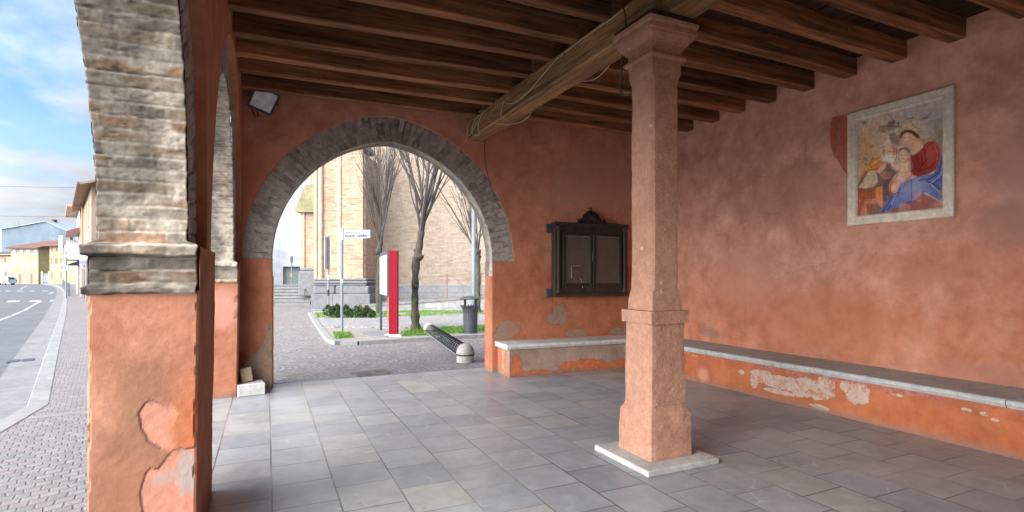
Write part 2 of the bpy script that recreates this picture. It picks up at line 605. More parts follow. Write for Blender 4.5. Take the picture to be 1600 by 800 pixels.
M_street = plaster('street_wall_plaster', (0.335, 0.13, 0.072), (0.355, 0.16, 0.098), (0.44, 0.175, 0.105), 1.4, 3.4,
                   stains=[((-0.55, 3.3, 0.72), (0.25, 0.3, 0.42), (0.20, 0.10, 0.058), 0.75), ((-0.7, 3.3, 0.35), (0.2, 0.3, 0.4), (0.21, 0.105, 0.062), 0.7),
                           ((-0.34, 3.3, 0.6), (0.14, 0.2, 0.5), (0.42, 0.12, 0.045), 0.6), ((-0.42, 7.45, 1.1), (0.3, 0.2, 0.3), (0.52, 0.26, 0.2), 0.6)])


def bench_extra(nt, p, c, n2, n3):
    # flaked remains of a plum-coloured limewash under the slab, and an old ring-shaped stain
    x, y, z = sep(nt, p)
    k = mapr(nt, mth(nt, 'ADD', z, mth(nt, 'MULTIPLY', mth(nt, 'SUBTRACT', n2, 0.5), 0.25)), 0.345, 0.36, 0.0, 0.75)
    k = mth(nt, 'MULTIPLY', k, mapr(nt, noise(nt, scl(nt, p, (1, 1, 3)), 1.7, 5, 0.6), 0.48, 0.52))
    c = mix(nt, k, c, mix(nt, mapr(nt, n3, 0.4, 0.6), (0.24, 0.075, 0.055), (0.36, 0.15, 0.12)))
    o = onx(1099, 585, XB)
    d = vm(nt, 'LENGTH', vm(nt, 'DIVIDE', vm(nt, 'SUBTRACT', p, o), (0.3, 0.2, 0.19)))
    d = mth(nt, 'ADD', d, mth(nt, 'MULTIPLY', mth(nt, 'SUBTRACT', n2, 0.5), 0.2))
    ring = mth(nt, 'MULTIPLY', mapr(nt, mth(nt, 'ABSOLUTE', mth(nt, 'SUBTRACT', d, 0.82)), 0.02, 0.16, 0.8, 0.0), 1.0)
    c = mix(nt, ring, c, (0.25, 0.085, 0.05))
    return mix(nt, mapr(nt, d, 0.3, 0.6, 0.7, 0.0), c, (0.45, 0.2, 0.15))


M_bench_r = plaster('bench_plaster', (0.37, 0.115, 0.045), (0.33, 0.095, 0.038), (0.32, 0.10, 0.042), 0.25, 0.6,
                    blobs=[blobx(XB, 1190, 585, 0.17, 0.06), blobx(XB, 1215, 597, 0.3, 0.085), blobx(XB, 1262, 606, 0.3, 0.11), blobx(XB, 1290, 600, 0.1, 0.09),
                           blobx(XB, 1178, 594, 0.06, 0.1), blobx(XB, 1340, 614, 0.13, 0.125), blobx(XB, 1325, 605, 0.1, 0.07), blobx(XB, 1158, 581, 0.06, 0.03),
                           blobx(XB, 1400, 617, 0.06, 0.015), blobx(XB, 1510, 640, 0.05, 0.015), blobx(XB, 1538, 647, 0.03, 0.015), blobx(XB, 1555, 656, 0.03, 0.015),
                           blobx(XB, 1215, 612, 0.2, 0.03), blobx(XB, 1280, 636, 0.12, 0.03), blobx(XB, 1085, 556, 0.06, 0.012)],
                    blobcol=(0.40, 0.285, 0.22), extra=bench_extra)
M_bench_b = plaster('end_bench_plaster', (0.33, 0.235, 0.18), (0.29, 0.2, 0.15), (0.31, 0.22, 0.165), 0.2, 0.6,
                    blobs=[((3.44, 7.2, 0.12), (0.1, 0.2, 0.22)), ((3.7, 7.18, 0.02), (0.5, 0.2, 0.06)), ((4.55, 7.13, 0.1), (0.42, 0.2, 0.11)),
                           ((5.3, 7.1, 0.06), (0.6, 0.2, 0.09)), ((4.6, 7.1, 0.02), (2.0, 0.2, 0.045)), ((3.36, 7.36, 0.1), (0.1, 0.06, 0.3)), ((3.33, 7.6, 0.3), (0.1, 0.1, 0.4))],
                    blobcol=(0.47, 0.12, 0.04))

# --- other loggia surfaces
M_brick = vcol('old_brickwork', 0.92, 0.55, 0.004, 60)
M_column = stone('pink_sandstone', (0.49, 0.265, 0.18), (0.42, 0.215, 0.14), 7, 0.9, 1.0, 0.012, speck=(0.6, 0.45, 0.38), grain=75)
M_slab = stone('grey_stone', (0.50, 0.49, 0.46), (0.38, 0.37, 0.345), 6, 0.75, 0.3, 0.005)
M_slabw = stone('pale_stone', (0.66, 0.65, 0.62), (0.50, 0.49, 0.46), 6, 0.8, 0.35, 0.006)
M_joist = wood('joist_wood', 'x', (0.034, 0.016, 0.010), (0.54, 0.23, 0.10))
M_girder = wood('girder_wood', 'y', (0.09, 0.055, 0.034), (0.54, 0.29, 0.12))
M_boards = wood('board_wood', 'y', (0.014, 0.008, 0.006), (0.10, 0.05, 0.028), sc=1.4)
M_darkwood = wood('dark_wood', 'z', (0.026, 0.018, 0.015), (0.065, 0.045, 0.037), 0.5)
M_board = plain('faded_board', (0.09, 0.066, 0.06), 0.35, var=0.25, scale=3.5, spec=0.5)
M_black = plain('black_metal', (0.012, 0.012, 0.014), 0.45)
M_dgrey = plain('dark_grey_metal', (0.05, 0.055, 0.062), 0.5)
M_lgrey = plain('galvanised_metal', (0.15, 0.168, 0.185), 0.5, 0.2)
M_cable = plain('cable_sheath', (0.45, 0.38, 0.28), 0.6)
M_darkcable = plain('dark_cable', (0.06, 0.05, 0.04), 0.6)
M_white = plain('white_paint', (0.48, 0.48, 0.475), 0.5)
M_lens, nt, b = material('lamp_glass', 0.12, (0.62, 0.66, 0.66), spec=0.6)
nvl = noise(nt, pos(nt), 14, 3, 0.5)
setc(nt, b, mix(nt, mapr(nt, nvl, 0.35, 0.65), (0.46, 0.49, 0.49), (0.70, 0.74, 0.73)))
M_red = plain('red_metal', (0.18, 0.0012, 0.009), 0.55, spec=0.15, var=0.06)
M_pink = plain('pale_red', (0.36, 0.08, 0.09), 0.5)  # paler, pinker red than the totem's column

# floor of the loggia: rows of slabs running along the arcade
M_floor, nt, b = material('floor_slabs', 0.4, spec=0.6)
p = pos(nt)
fx, fy, fz = sep(nt, p)
skew = mth(nt, 'ADD', fx, mth(nt, 'MULTIPLY', mth(nt, 'SUBTRACT', fy, 5.0), -0.011))
wv = mth(nt, 'MULTIPLY', mth(nt, 'SUBTRACT', noise(nt, p, 2.0, 2, 0.5), 0.5), 0.008)
fv = comb(nt, mth(nt, 'ADD', mth(nt, 'ADD', fy, wv), 43 - 3.79 + 0.02), mth(nt, 'ADD', mth(nt, 'ADD', skew, wv), 41 - 0.5), 0.0)
br = N(nt, 'TexBrick', {'Vector': fv, 'Color1': (0, 0, 0), 'Color2': (1, 1, 1), 'Mortar': (0.5, 0.5, 0.5), 'Scale': 1.0, 'Mortar Size': 0.0065,
                        'Mortar Smooth': 0.25, 'Brick Width': 0.43, 'Row Height': 0.41}, offset=0.5)
br2 = N(nt, 'TexBrick', {'Vector': vm(nt, 'ADD', fv, (43.0, 82.0, 0)), 'Color1': (0, 0, 0), 'Color2': (1, 1, 1), 'Mortar': (0.5, 0.5, 0.5), 'Scale': 1.0,
                         'Mortar Size': 0.0, 'Brick Width': 0.43, 'Row Height': 0.41}, offset=0.5)
n1 = noise(nt, p, 0.8, 5, 0.6)
n2 = noise(nt, vm(nt, 'ADD', p, scl(nt, br.outputs[0], (7, 9, 5))), 4.0, 9, 0.68, 1.2)
n3 = noise(nt, p, 45, 4, 0.7)
c = ramp(nt, br.outputs[0], [(0.0, (0.25, 0.258, 0.265)), (0.25, (0.33, 0.337, 0.337)), (0.5, (0.355, 0.35, 0.33)), (0.62, (0.275, 0.285, 0.292)),
                             (0.85, (0.385, 0.37, 0.33)), (1.0, (0.31, 0.315, 0.315))])
sm = noise(nt, p, 1.1, 6, 0.6, 0.8)
sm2 = noise(nt, scl(nt, vm(nt, 'ADD', p, (3, 5, 0)), (1.0, 1.6, 1.0)), 3.0, 5, 0.6, 1.2)
c = mix(nt, mapr(nt, sm, 0.33, 0.56, 0.42, 0.0), c, scl(nt, c, (0.66, 0.66, 0.68)))
c = mix(nt, mapr(nt, sm2, 0.5, 0.75, 0.0, 0.4), c, scl(nt, c, (0.68, 0.66, 0.65)))
c = mix(nt, mapr(nt, n2, 0.3, 0.7), scl(nt, c, (0.68, 0.70, 0.725)), scl(nt, c, (1.0, 1.02, 1.045)))
c = mix(nt, mapr(nt, n1, 0.4, 0.65, 0, 0.3), c, scl(nt, c, (0.8, 0.8, 0.82)))
c = mix(nt, mapr(nt, n3, 0.5, 0.75, 0, 0.25), c, scl(nt, c, (0.7, 0.7, 0.7)))
# calcite veins on some slabs
vz = vm(nt, 'ADD', vm(nt, 'ADD', p, scl(nt, br.outputs[0], (13, 5, 0))), scl(nt, comb(nt, n2, n1, 0.0), (0.22, 0.22, 0.0)))
vo = N(nt, 'TexVoronoi', {'Vector': vz, 'Scale': 1.5}, feature='DISTANCE_TO_EDGE').outputs[0]
vein = mth(nt, 'MULTIPLY', mapr(nt, vo, 0.0, 0.008, 1, 0), mapr(nt, noise(nt, p, 2.4, 3, 0.5), 0.53, 0.62))
c = mix(nt, mth(nt, 'MULTIPLY', vein, 0.65), c, (0.5, 0.5, 0.48))
scr = noise(nt, scl(nt, p, (1, 6, 1)), 5, 6, 0.7, 1.5)
c = mix(nt, mapr(nt, scr, 0.6, 0.7, 0, 0.3), c, (0.40, 0.41, 0.42))
jn = mapr(nt, noise(nt, p, 1.1, 3, 0.5), 0.4, 0.6)
c = mix(nt, br.outputs[1], c, mix(nt, jn, (0.08, 0.077, 0.074), (0.21, 0.2, 0.185)))
setc(nt, b, c)
nt.links.new(mth(nt, 'ADD', mapr(nt, n2, 0.3, 0.7, 0.27, 0.40), mapr(nt, sm, 0.35, 0.6, 0.12, 0.0)), b.inputs['Roughness'])
bump(nt, b, mth(nt, 'SUBTRACT', mth(nt, 'ADD', mth(nt, 'MULTIPLY', n2, 0.35), mth(nt, 'MULTIPLY', n3, 0.15)), br.outputs[1]), 0.25, 0.006)


def setts(name, kind, size=0.1, cols=((0.15, 0.137, 0.132), (0.262, 0.24, 0.231)), moss=0.25, period=1.5, rot=0.0, amp=1.15, joint=0.075):
    """small porphyry setts: 'fan' in segmental arcs, 'row' in straight rows"""
    m, nt, b = material(name, 0.7, spec=0.35)
    p = pos(nt)
    x, y, z = sep(nt, p)
    wv = mth(nt, 'MULTIPLY', mth(nt, 'SUBTRACT', noise(nt, p, 3.0, 3, 0.5), 0.5), 0.07)
    if rot:
        x, y = (mth(nt, 'ADD', mth(nt, 'MULTIPLY', x, math.cos(rot)), mth(nt, 'MULTIPLY', y, math.sin(rot))),
                mth(nt, 'SUBTRACT', mth(nt, 'MULTIPLY', y, math.cos(rot)), mth(nt, 'MULTIPLY', x, math.sin(rot))))
    x = mth(nt, 'ADD', x, 300.0)
    y = mth(nt, 'ADD', y, 300.0)
    if kind == 'fan':
        q = mth(nt, 'SUBTRACT', mth(nt, 'FLOORED_MODULO', x, period), period / 2)
        q2 = mth(nt, 'MULTIPLY', mth(nt, 'MULTIPLY', q, q), amp / period)
        y = mth(nt, 'SUBTRACT', y, q2)
    v = comb(nt, mth(nt, 'ADD', x, wv), mth(nt, 'ADD', y, wv), 0.0)
    br = N(nt, 'TexBrick', {'Vector': v, 'Color1': (0, 0, 0), 'Color2': (1, 1, 1), 'Mortar': (0.5, 0.5, 0.5), 'Scale': 1.0, 'Mortar Size': size * 0.1,
                            'Mortar Smooth': 0.6, 'Brick Width': size * 1.05, 'Row Height': size}, offset=0.5)
    n1 = noise(nt, p, 0.5, 5, 0.6)
    n2 = noise(nt, p, 14, 5, 0.7)
    mid = tuple(0.5 * (a + q) * 1.02 for a, q in zip(*cols))
    c = ramp(nt, br.outputs[0], [(0, cols[0]), (0.4, mid), (0.7, (mid[0] * 1.08, mid[1] * 0.96, mid[2] * 0.93)), (1, cols[1])])
    c = mix(nt, mapr(nt, n2, 0.3, 0.7), scl(nt, c, (0.78, 0.78, 0.78)), scl(nt, c, (1.2, 1.2, 1.2)))
    c = mix(nt, mapr(nt, n1, 0.45, 0.7, 0, 0.35), c, scl(nt, c, (0.75, 0.74, 0.74)))
    jm = mix(nt, mth(nt, 'MULTIPLY', mapr(nt, noise(nt, p, 0.9, 4, 0.6), 0.56, 0.66), moss), (joint, joint * 0.92, joint * 0.84), (0.12, 0.17, 0.05))
    c = mix(nt, br.outputs[1], c, jm)
    setc(nt, b, c)
    bump(nt, b, mth(nt, 'SUBTRACT', mth(nt, 'MULTIPLY', n2, 0.3), br.outputs[1]), 0.6, 0.015)
    return m


M_plaza = setts('fan_setts', 'fan', 0.098, moss=1.0, rot=R(90), period=1.1)
M_walk = setts('pavement_setts', 'fan', 0.095, ((0.15, 0.14, 0.137), (0.215, 0.204, 0.198)), moss=0.1, period=1.9, rot=R(12), amp=0.3, joint=0.13)
M_pebble = setts('path_setts', 'row', 0.11, ((0.19, 0.19, 0.19), (0.34, 0.34, 0.33)), moss=0.1, rot=-YAW)
M_asphalt = stone('asphalt', (0.10, 0.107, 0.115), (0.135, 0.14, 0.145), 1.2, 0.85, 0.3, 0.005, grain=120)
M_kerb = stone('kerb_stone', (0.27, 0.267, 0.26), (0.21, 0.207, 0.2), 4, 0.8, 0.3, 0.005)
M_gutter = stone('gutter_concrete', (0.215, 0.215, 0.215), (0.165, 0.165, 0.165), 3, 0.85, 0.3, 0.005)
M_paint = stone('road_paint', (0.36, 0.36, 0.355), (0.25, 0.25, 0.25), 5, 0.8, 0.2, 0.004)
# ------------------------------------------------------------------ loggia
def LW(h, d, z):                 # street wall: h along +Y, d outwards (to the street)
    return (-0.30 + 0.0155 * (h - 4.28) + 0.0145 * z * (1 - 1.6 * d) - d, h, z)


SB = 1 / math.hypot(1, 0.06)


def BW(h, d, z):                 # end wall with the arch onto the piazza: h along its face, d outwards
    return (h * SB + 0.06 * SB * d, 7.909 - 0.06 * SB * h + d * SB, z)


def SW(h, d, z):                 # wall behind the camera, d outwards
    return (h, -8.7 - d, z)


def arch_pts(a0, a1, zs, rise, n=140):
    """pointed two-centred curve from (a0, zs) up and down to (a1, zs): points and outward normals"""
    a = (a1 - a0) / 2
    c = (rise * rise - a * a) / (2 * a)
    rad = a + c
    th = math.acos(c / rad)
    mid = (a0 + a1) / 2
    P, Q = [], []
    for i in range(n // 2 + 1):
        t = th * i / (n // 2)
        P.append((mid + c - rad * math.cos(t), zs + rad * math.sin(t)))
        Q.append((-math.cos(t), math.sin(t)))
    P2 = [(2 * mid - h, z) for h, z in P[:-1]][::-1]
    Q2 = [(-q, r) for q, r in Q[:-1]][::-1]
    return np.array(P + P2), np.array(Q + Q2)


def resample(P, step):
    L = np.concatenate([[0], np.cumsum(np.linalg.norm(np.diff(P[:, :2], axis=0), axis=1))])
    n = max(2, int(L[-1] / step))
    s = np.linspace(0, L[-1], n + 1)
    return np.stack([np.interp(s, L, P[:, k]) for k in range(P.shape[1])], 1), s


PAL_REVEAL = np.array([(0.34, 0.275, 0.205), (0.38, 0.305, 0.225), (0.25, 0.215, 0.18), (0.41, 0.31, 0.22), (0.30, 0.265, 0.22), (0.40, 0.265, 0.175)])
PAL_RING = np.array([(0.34, 0.30, 0.265), (0.39, 0.34, 0.30), (0.29, 0.255, 0.225), (0.36, 0.325, 0.29), (0.41, 0.35, 0.305)])


def masonry(s, t, seed, pal, course=0.067, blen=(0.2, 0.36), lime=0.5, limec=(0.58, 0.53, 0.45), mortar=(0.54, 0.49, 0.415), rough=1.0):
    """height and colour of irregular old brickwork at (s along the courses' rise, t along the bricks)"""
    s2 = s + 0.018 * (fbm(t * 4, s * 2.5, seed, 3) - 0.5) + 0.03 * (fbm(t * 0.3, s * 1.6, seed + 2, 3) - 0.5) + 0.008 * (fbm(t * 22, s * 22, seed + 5, 2) - 0.5)
    ci = np.floor(s2 / course)
    fr = s2 / course - ci
    ds = np.minimum(fr, 1 - fr) * course
    off = hash2(ci, ci * 0, seed + 3)
    bl = blen[0] + (blen[1] - blen[0]) * (hash2(ci, ci * 0 + 1, seed + 4) > 0.45)
    tt = (t + 0.01 * (fbm(t * 9, s * 9, seed + 9, 2) - 0.5)) / bl + off
    bi = np.floor(tt)
    ft = tt - bi
    dt = np.minimum(ft, 1 - ft) * bl
    body = sst(0.003, 0.011, ds) * (1 - 0.5 * (1 - sst(0.001, 0.009, dt)))
    rnd = hash2(ci * 7 + 1, bi * 3 + 2, seed + 11)
    idx = (rnd * len(pal)).astype(int) % len(pal)
    col = pal[idx] * (0.8 + 0.45 * hash2(ci, bi, seed + 13))[..., None]
    big = fbm(s * 2.2, t * 2.6, seed + 21, 4)
    fine = fbm(s * 34, t * 34, seed + 23, 3)
    mid = fbm(s * 16, t * 6, seed + 25, 5)
    # lime skim that hides joints and bricks in places
    lm = sst(0.5 - 0.08, 0.5 + 0.06, 0.4 * big + 0.6 * mid + (lime - 0.5))
    col = col * body[..., None] + np.array(mortar) * (1 - body)[..., None]
    col = col * (1 - 0.8 * lm[..., None]) + np.array(limec) * 0.8 * lm[..., None]
    col = col * (0.72 + 0.56 * fbm(s * 20, t * 20, seed + 31, 3))[..., None]
    pit = 0.7 * sst(0.66, 0.82, fbm(s * 34, t * 13, seed + 41, 4))
    col = col * (1 - 0.6 * pit)[..., None]
    h = (body * (1 - 0.5 * lm) * 0.011 + lm * 0.004 + (hash2(ci, bi, seed + 17) - 0.5) * 0.009 * body * (1 - lm)
         + (fine - 0.5) * 0.010 + (fbm(s * 80, t * 60, seed + 43, 2) - 0.5) * 0.010 + (mid - 0.5) * 0.006 - pit * 0.014)
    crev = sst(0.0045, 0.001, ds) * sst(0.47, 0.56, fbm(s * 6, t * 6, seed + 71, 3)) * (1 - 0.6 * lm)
    col = col * (1 - 0.62 * crev)[..., None]  # shade in the joint gaps painted into the tint, besides the recess
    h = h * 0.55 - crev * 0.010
    return h * rough * 0.7, col * 0.86


def brick_arch(M, a0, a1, zs, rise, ring, thick, zb, parent, seed, step=0.012, rec=0.035, rec2=None, lip=True, pal_in=PAL_REVEAL, lime=0.55,
               label=None, ringtop=None, ringlime=0.5, ledges=True):
    rec2 = rec if rec2 is None else rec2
    P, Q = arch_pts(a0, a1, zs, rise)
    jl = np.array([(a0, z) for z in np.linspace(zb - 0.03, zs, 30)[:-1]])
    jr = np.array([(a1, z) for z in np.linspace(zs, zb - 0.03, 30)[1:]])
    full = np.concatenate([np.concatenate([jl, P, jr]),
                           np.concatenate([np.tile((-1.0, 0.0), (len(jl), 1)), Q, np.tile((1.0, 0.0), (len(jr), 1))])], 1)
    F, s = resample(full, step)
    mb = MB()
    cols = []
    nd = max(3, int((thick - rec - rec2) / step))
    t = np.linspace(rec, thick - rec2, nd + 1)
    S, T = np.meshgrid(s, t, indexing='ij')
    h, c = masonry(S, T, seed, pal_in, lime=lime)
    if lip and ledges:
        # two string courses where the arch springs
        for side, zz in (('l', F[:, 1]), ('r', F[:, 1])):
            pass
        zc = F[:, 1][:, None] + 0 * S
        up = (np.abs(F[:, 0] - a0) < 0.12) | (np.abs(F[:, 0] - a1) < 0.12)
        rag = 0.04 * (fbm(T * 9, S * 3, seed + 51, 3) - 0.5)
        l1 = sst(0.034, 0.022, np.abs(zc + rag - (zs - 0.02)))
        l2 = sst(0.026, 0.014, np.abs(zc + rag - (zb + 0.012)))
        led = np.maximum(l1 * 0.045, l2 * 0.036) * (0.55 + 0.9 * fbm(T * 14, S * 9, seed + 53, 3)) * up[:, None]
        h = h + led
    if lip:
        soot = sst(0.36, 0.60, np.linspace(0, 1, nd + 1)[None, :] * 0.55 + fbm(S * 2.6, T * 3.5, seed + 81, 4) * 0.8 - 0.14)
        c = c * (1 - 0.5 * soot)[..., None] * np.array((0.92, 0.89, 0.855))
    if lip and ledges:
        band = sst(zb + 0.03, zb + 0.04, F[:, 1]) * sst(zs - 0.045, zs - 0.055, F[:, 1])
        c = c * (1 - 0.36 * band)[:, None, None]
    c = c * (0.74 + 0.52 * fbm(S * 45, T * 45, seed + 83, 2))[..., None]
    edge = 0.008 * (fbm(S * 18, T * 0, seed + 61, 3) - 0.5)
    hh, zz = F[:, 0][:, None] - F[:, 2][:, None] * h, F[:, 1][:, None] - F[:, 3][:, None] * h
    f_ = (T - rec) / (thick - rec - rec2)
    upz = sst(zs + 0.03, zs + 0.005, F[:, 1])[:, None] * (1.0 if (lip and ledges) else 0.0)
    ledo = (h > 0.02) * upz * 0.022 if (lip and ledges) else 0.0
    i0, i1 = rec * (1 - upz) + 0.012 * upz, rec2 * (1 - upz) - ledo
    dd = i0 + f_ * (thick - i1 - i0) + edge * (2 * f_ - 1) * 1.6
    ext = lambda A, e0, e1: np.concatenate([A[:, :1] + e0, A, A[:, -1:] + e1], 1)
    ho, zo = F[:, 2][:, None] * 0.05, F[:, 3][:, None] * 0.05
    hh, zz, dd = ext(hh, ho, ho), ext(zz, zo, zo), ext(dd, 0.004, -0.004)
    c = np.concatenate([c[:, :1], c, c[:, -1:]], 1)
    G = np.stack(M(hh, dd, zz), -1)
    mb.grid(G)
    cols.append(c.reshape(-1, 3))
    # ring of voussoirs on either face
    Fp, sp = resample(np.concatenate([P, Q], 1), step)
    nr = max(3, int(ring / step))
    for face in (0, 1):
        r = np.linspace(0.002 if face == 0 else 0.012, ring + 0.02, nr + 1)
        S2, R2 = np.meshgrid(sp, r, indexing='ij')
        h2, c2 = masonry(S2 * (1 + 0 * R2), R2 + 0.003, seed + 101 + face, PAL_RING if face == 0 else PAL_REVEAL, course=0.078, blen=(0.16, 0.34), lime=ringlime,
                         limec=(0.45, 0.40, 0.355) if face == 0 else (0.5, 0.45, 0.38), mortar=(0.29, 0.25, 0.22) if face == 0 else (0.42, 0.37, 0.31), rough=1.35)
        hh = Fp[:, 0][:, None] + Fp[:, 2][:, None] * R2
        zz = Fp[:, 1][:, None] + Fp[:, 3][:, None] * R2
        dd = (rec - h2) if face == 0 else (thick - rec2 + h2)
        mb.grid(np.stack(M(hh, dd, zz), -1))
        cols.append(c2.reshape(-1, 3))
    tint = np.concatenate(cols)
    tint = np.concatenate([np.clip(tint, 0.01, 0.9), np.ones((len(tint), 1))], 1)
    o = mb.build('brick_arch', M_brick, parent, smooth=True, attrs={'tint': tint})
    if label:
        o['label'] = label
    return P


def plaster_wall(M, h0, h1, ztop, thick, arches, parent, seed, zb, zs, ring, rise, rec=0.035, step=0.04, hero=None, inset=0.016, mat=None):
    """rendered wall with arched openings: piers, spandrels, both faces; arches = [(a0, a1), ...]"""
    mb = MB()
    wear = []
    edges = [h0] + [q for a in arches for q in a] + [h1]
    for k in range(0, len(edges), 2):
        p0, p1 = edges[k], edges[k + 1]
        hs = step if hero != k else 0.008
        lin_ = lambda a, q: np.linspace(a, q, max(2, int(abs(q - a) / hs)) + 1)[:-1]
        cb = 0.012
        pL, pR = p0 - (inset if k > 0 else 0), p1 + (inset if k < len(edges) - 2 else 0)
        path = []      # outline (h, d), normal
        for (q0, q1, nrm) in (((pL, thick - cb), (pL, cb), (-1, 0)), ((pL + cb, 0), (pR - cb, 0), (0, -1)),
                              ((pR, cb), (pR, thick - cb), (1, 0)), ((pR - cb, thick), (pL + cb, thick), (0, 1))):
            m = max(2, int(math.hypot(q1[0] - q0[0], q1[1] - q0[1]) / hs))
            for i in range(m + 1):
                f = i / m
                path.append((q0[0] + (q1[0] - q0[0]) * f, q0[1] + (q1[1] - q0[1]) * f, *nrm))
        path = np.array(path)
        zz = np.concatenate([np.arange(-0.05, zb, hs), [zb, zb + 0.001], np.linspace(zb + 0.02, zs, 8)])
        A, Z = np.meshgrid(np.arange(len(path)), zz, indexing='xy')
        H, D, NX, ND = (path[:, q][A] for q in range(4))
        arc = np.concatenate([[0], np.cumsum(np.linalg.norm(np.diff(path[:, :2], axis=0), axis=1))])[A]
        n = (fbm(arc * 5, Z * 5, seed + k, 4) - 0.5) * 0.006 + (fbm(arc * 30, Z * 30, seed + k + 7, 2) - 0.5) * 0.003
        # corners knocked about a little
        isc = ((np.minimum(np.abs(H - pL), np.abs(H - pR)) < 0.02) & (np.minimum(D, thick - D) < 0.02))
        n = n - isc * 0.012 * sst(0.55, 0.75, fbm(Z * 9, arc * 0.2, seed + k + 3, 3))
        jam = np.abs(NX) > 0.5
        W = np.zeros((*Z.shape, 4))
        W[..., 3] = 1
        if hero == k:
            # the patch and cracks on the face of the pier that looks along the arcade; v: across from the street edge, z up
            front = (NX < -0.5)
            v = (thick - D) / thick
            jig = 0.02 * (fbm(v * 14, Z * 7, 91, 3) - 0.5) + 0.012 * (fbm(v * 45, Z * 22, 92, 3) - 0.5)

            def dist(poly, closed=True):
                best = np.full(Z.shape, 9.0)
                m = len(poly)
                for i in range(m if closed else m - 1):
                    (x0, y0), (x1, y1) = poly[i], poly[(i + 1) % m]
                    ax, ay = (v + jig) * 0.47 - x0 * 0.47, Z + jig - y0
                    bx, by = (x1 - x0) * 0.47, y1 - y0
                    tt = np.clip((ax * bx + ay * by) / (bx * bx + by * by + 1e-9), 0, 1)
                    best = np.minimum(best, np.hypot(ax - tt * bx, ay - tt * by))
                return best

            def inside(poly):
                c = np.zeros(Z.shape, bool)
                px, py = v + jig, Z + jig
                for i in range(len(poly)):
                    (x0, y0), (x1, y1) = poly[i], poly[(i + 1) % len(poly)]
                    c ^= ((y0 > py) != (y1 > py)) & (px < (x1 - x0) * (py - y0) / (y1 - y0 + 1e-12) + x0)
                return c
            q = lambda a, z_: ((a / 4 + 100 - 137) / 168.0, HC - (z_ / 4 + 600 - 431) * 2.80 / 843)
            pa = [q(450, 185), (q(490, 125)), q(545, 110), q(600, 145), q(665, 165), q(690, 210), q(640, 270), q(625, 310), q(655, 390), q(660, 445), q(590, 415), q(510, 370), q(465, 270)]
            pb = [q(650, 455), q(600, 515), q(580, 540), q(525, 540), q(495, 570), q(480, 620), q(462, 690), q(480, 790), q(490, 900), q(520, 1300), q(830, 1300), q(830, 430), q(790, 440), q(670, 438)]
            ina, inb = inside(pa), inside(pb)
            sa, sb2 = np.where(ina, -1, 1) * dist(pa), np.where(inb, -1, 1) * dist(pb)
            blur = 0.006 + 0.03 * sst(0.5, 0.7, fbm(v * 6, Z * 3, 93, 3))
            ma, mb2 = sst(blur, -blur, sa), sst(blur, -blur, sb2)
            W[..., 0] = front * np.maximum(ma * 0.95, mb2 * 0.75)
            lines = np.minimum(dist(pa[10:] + pa[:4], False), dist(pb[:9], False))
            lines = np.minimum(lines, dist(pb[-3:] + pb[:1], False))
            W[..., 1] = front * sst(0.006, 0.0015, lines) * (0.45 + 0.5 * fbm(v * 9, Z * 9, 95, 2))
            gx = np.hypot((v - 0.93) / 0.22, (Z - (HC - (150 + 600 - 431) * 2.80 / 843)) / 0.16) + (fbm(v * 8, Z * 8, 97, 4) - 0.5) * 1.5
            gx2 = np.hypot((v - 0.72) / 0.2, (Z - 0.43) / 0.05) + (fbm(v * 8, Z * 8, 98, 4) - 0.5) * 1.6
            W[..., 2] = front * np.maximum(sst(1.0, 0.5, gx) * 0.8, sst(1.0, 0.4, gx2) * 0.5) * inb
            n = n - front * np.maximum(ma, mb2) * 0.004
        off = np.where(jam & (Z > zb), -0.06, 0.0)
        H2 = H + NX * (n + off)
        D2 = D + ND * n
        H2 = np.where((Z > zb) & ~jam, np.clip(H2, pL + 0.0, pR), H2)
        mb.grid(np.stack(M(H2, D2, Z), -1), closed=True)
        wear.append(W.reshape(-1, 4))
        # top of the pier where the brick ring stands back
        nb = len(mb.v)
        mb.add([M(pL, 0, zs), M(pR, 0, zs), M(pR, thick, zs), M(pL, thick, zs)], [(0, 1, 2, 3)])
        wear.append(np.zeros((4, 4)))
    # spandrels
    for d0, d1, sgn in ((0.0, rec + 0.02, 1), (thick, thick - rec - 0.02, -1)):
        hprev = h0
        for (a0, a1) in arches:
            P, Q = arch_pts(a0, a1, zs, rise)
            s_ = np.arange(len(P)) * 0.035
            E_ = ring + 0.014 * (fbm(s_ * 4, s_ * 0, seed + 71, 3) - 0.5) + 0.008 * (fbm(s_ * 20, s_ * 0, seed + 72, 2) - 0.5)
            X = np.stack([P[:, 0] + Q[:, 0] * E_, np.maximum(P[:, 1] + Q[:, 1] * E_, zs)], 1)
            # subdivide up to the top so the shading noise has points to follow
            mb.add([M(hprev, d0, zs), M(X[0, 0], d0, zs), M(X[0, 0], d0, ztop), M(hprev, d0, ztop)], [(0, 1, 2, 3)])
            wear.append(np.zeros((4, 4)))
            for i in range(len(X) - 1):
                mb.add([M(X[i, 0], d0, X[i, 1]), M(X[i + 1, 0], d0, X[i + 1, 1]), M(X[i + 1, 0], d0, ztop), M(X[i, 0], d0, ztop),
                        M(X[i, 0], d1, X[i, 1]), M(X[i + 1, 0], d1, X[i + 1, 1])], [(0, 1, 2, 3), (0, 4, 5, 1)])
                wear.append(np.zeros((6, 4)))
            hprev = X[-1, 0]
        mb.add([M(hprev, d0, zs), M(h1, d0, zs), M(h1, d0, ztop), M(hprev, d0, ztop)], [(0, 1, 2, 3)])
        wear.append(np.zeros((4, 4)))
    W = np.concatenate(wear)
    return mb.build('plaster', mat, parent, attrs={'wear': W})


ZC = 4.02                 # underside of the ceiling boards
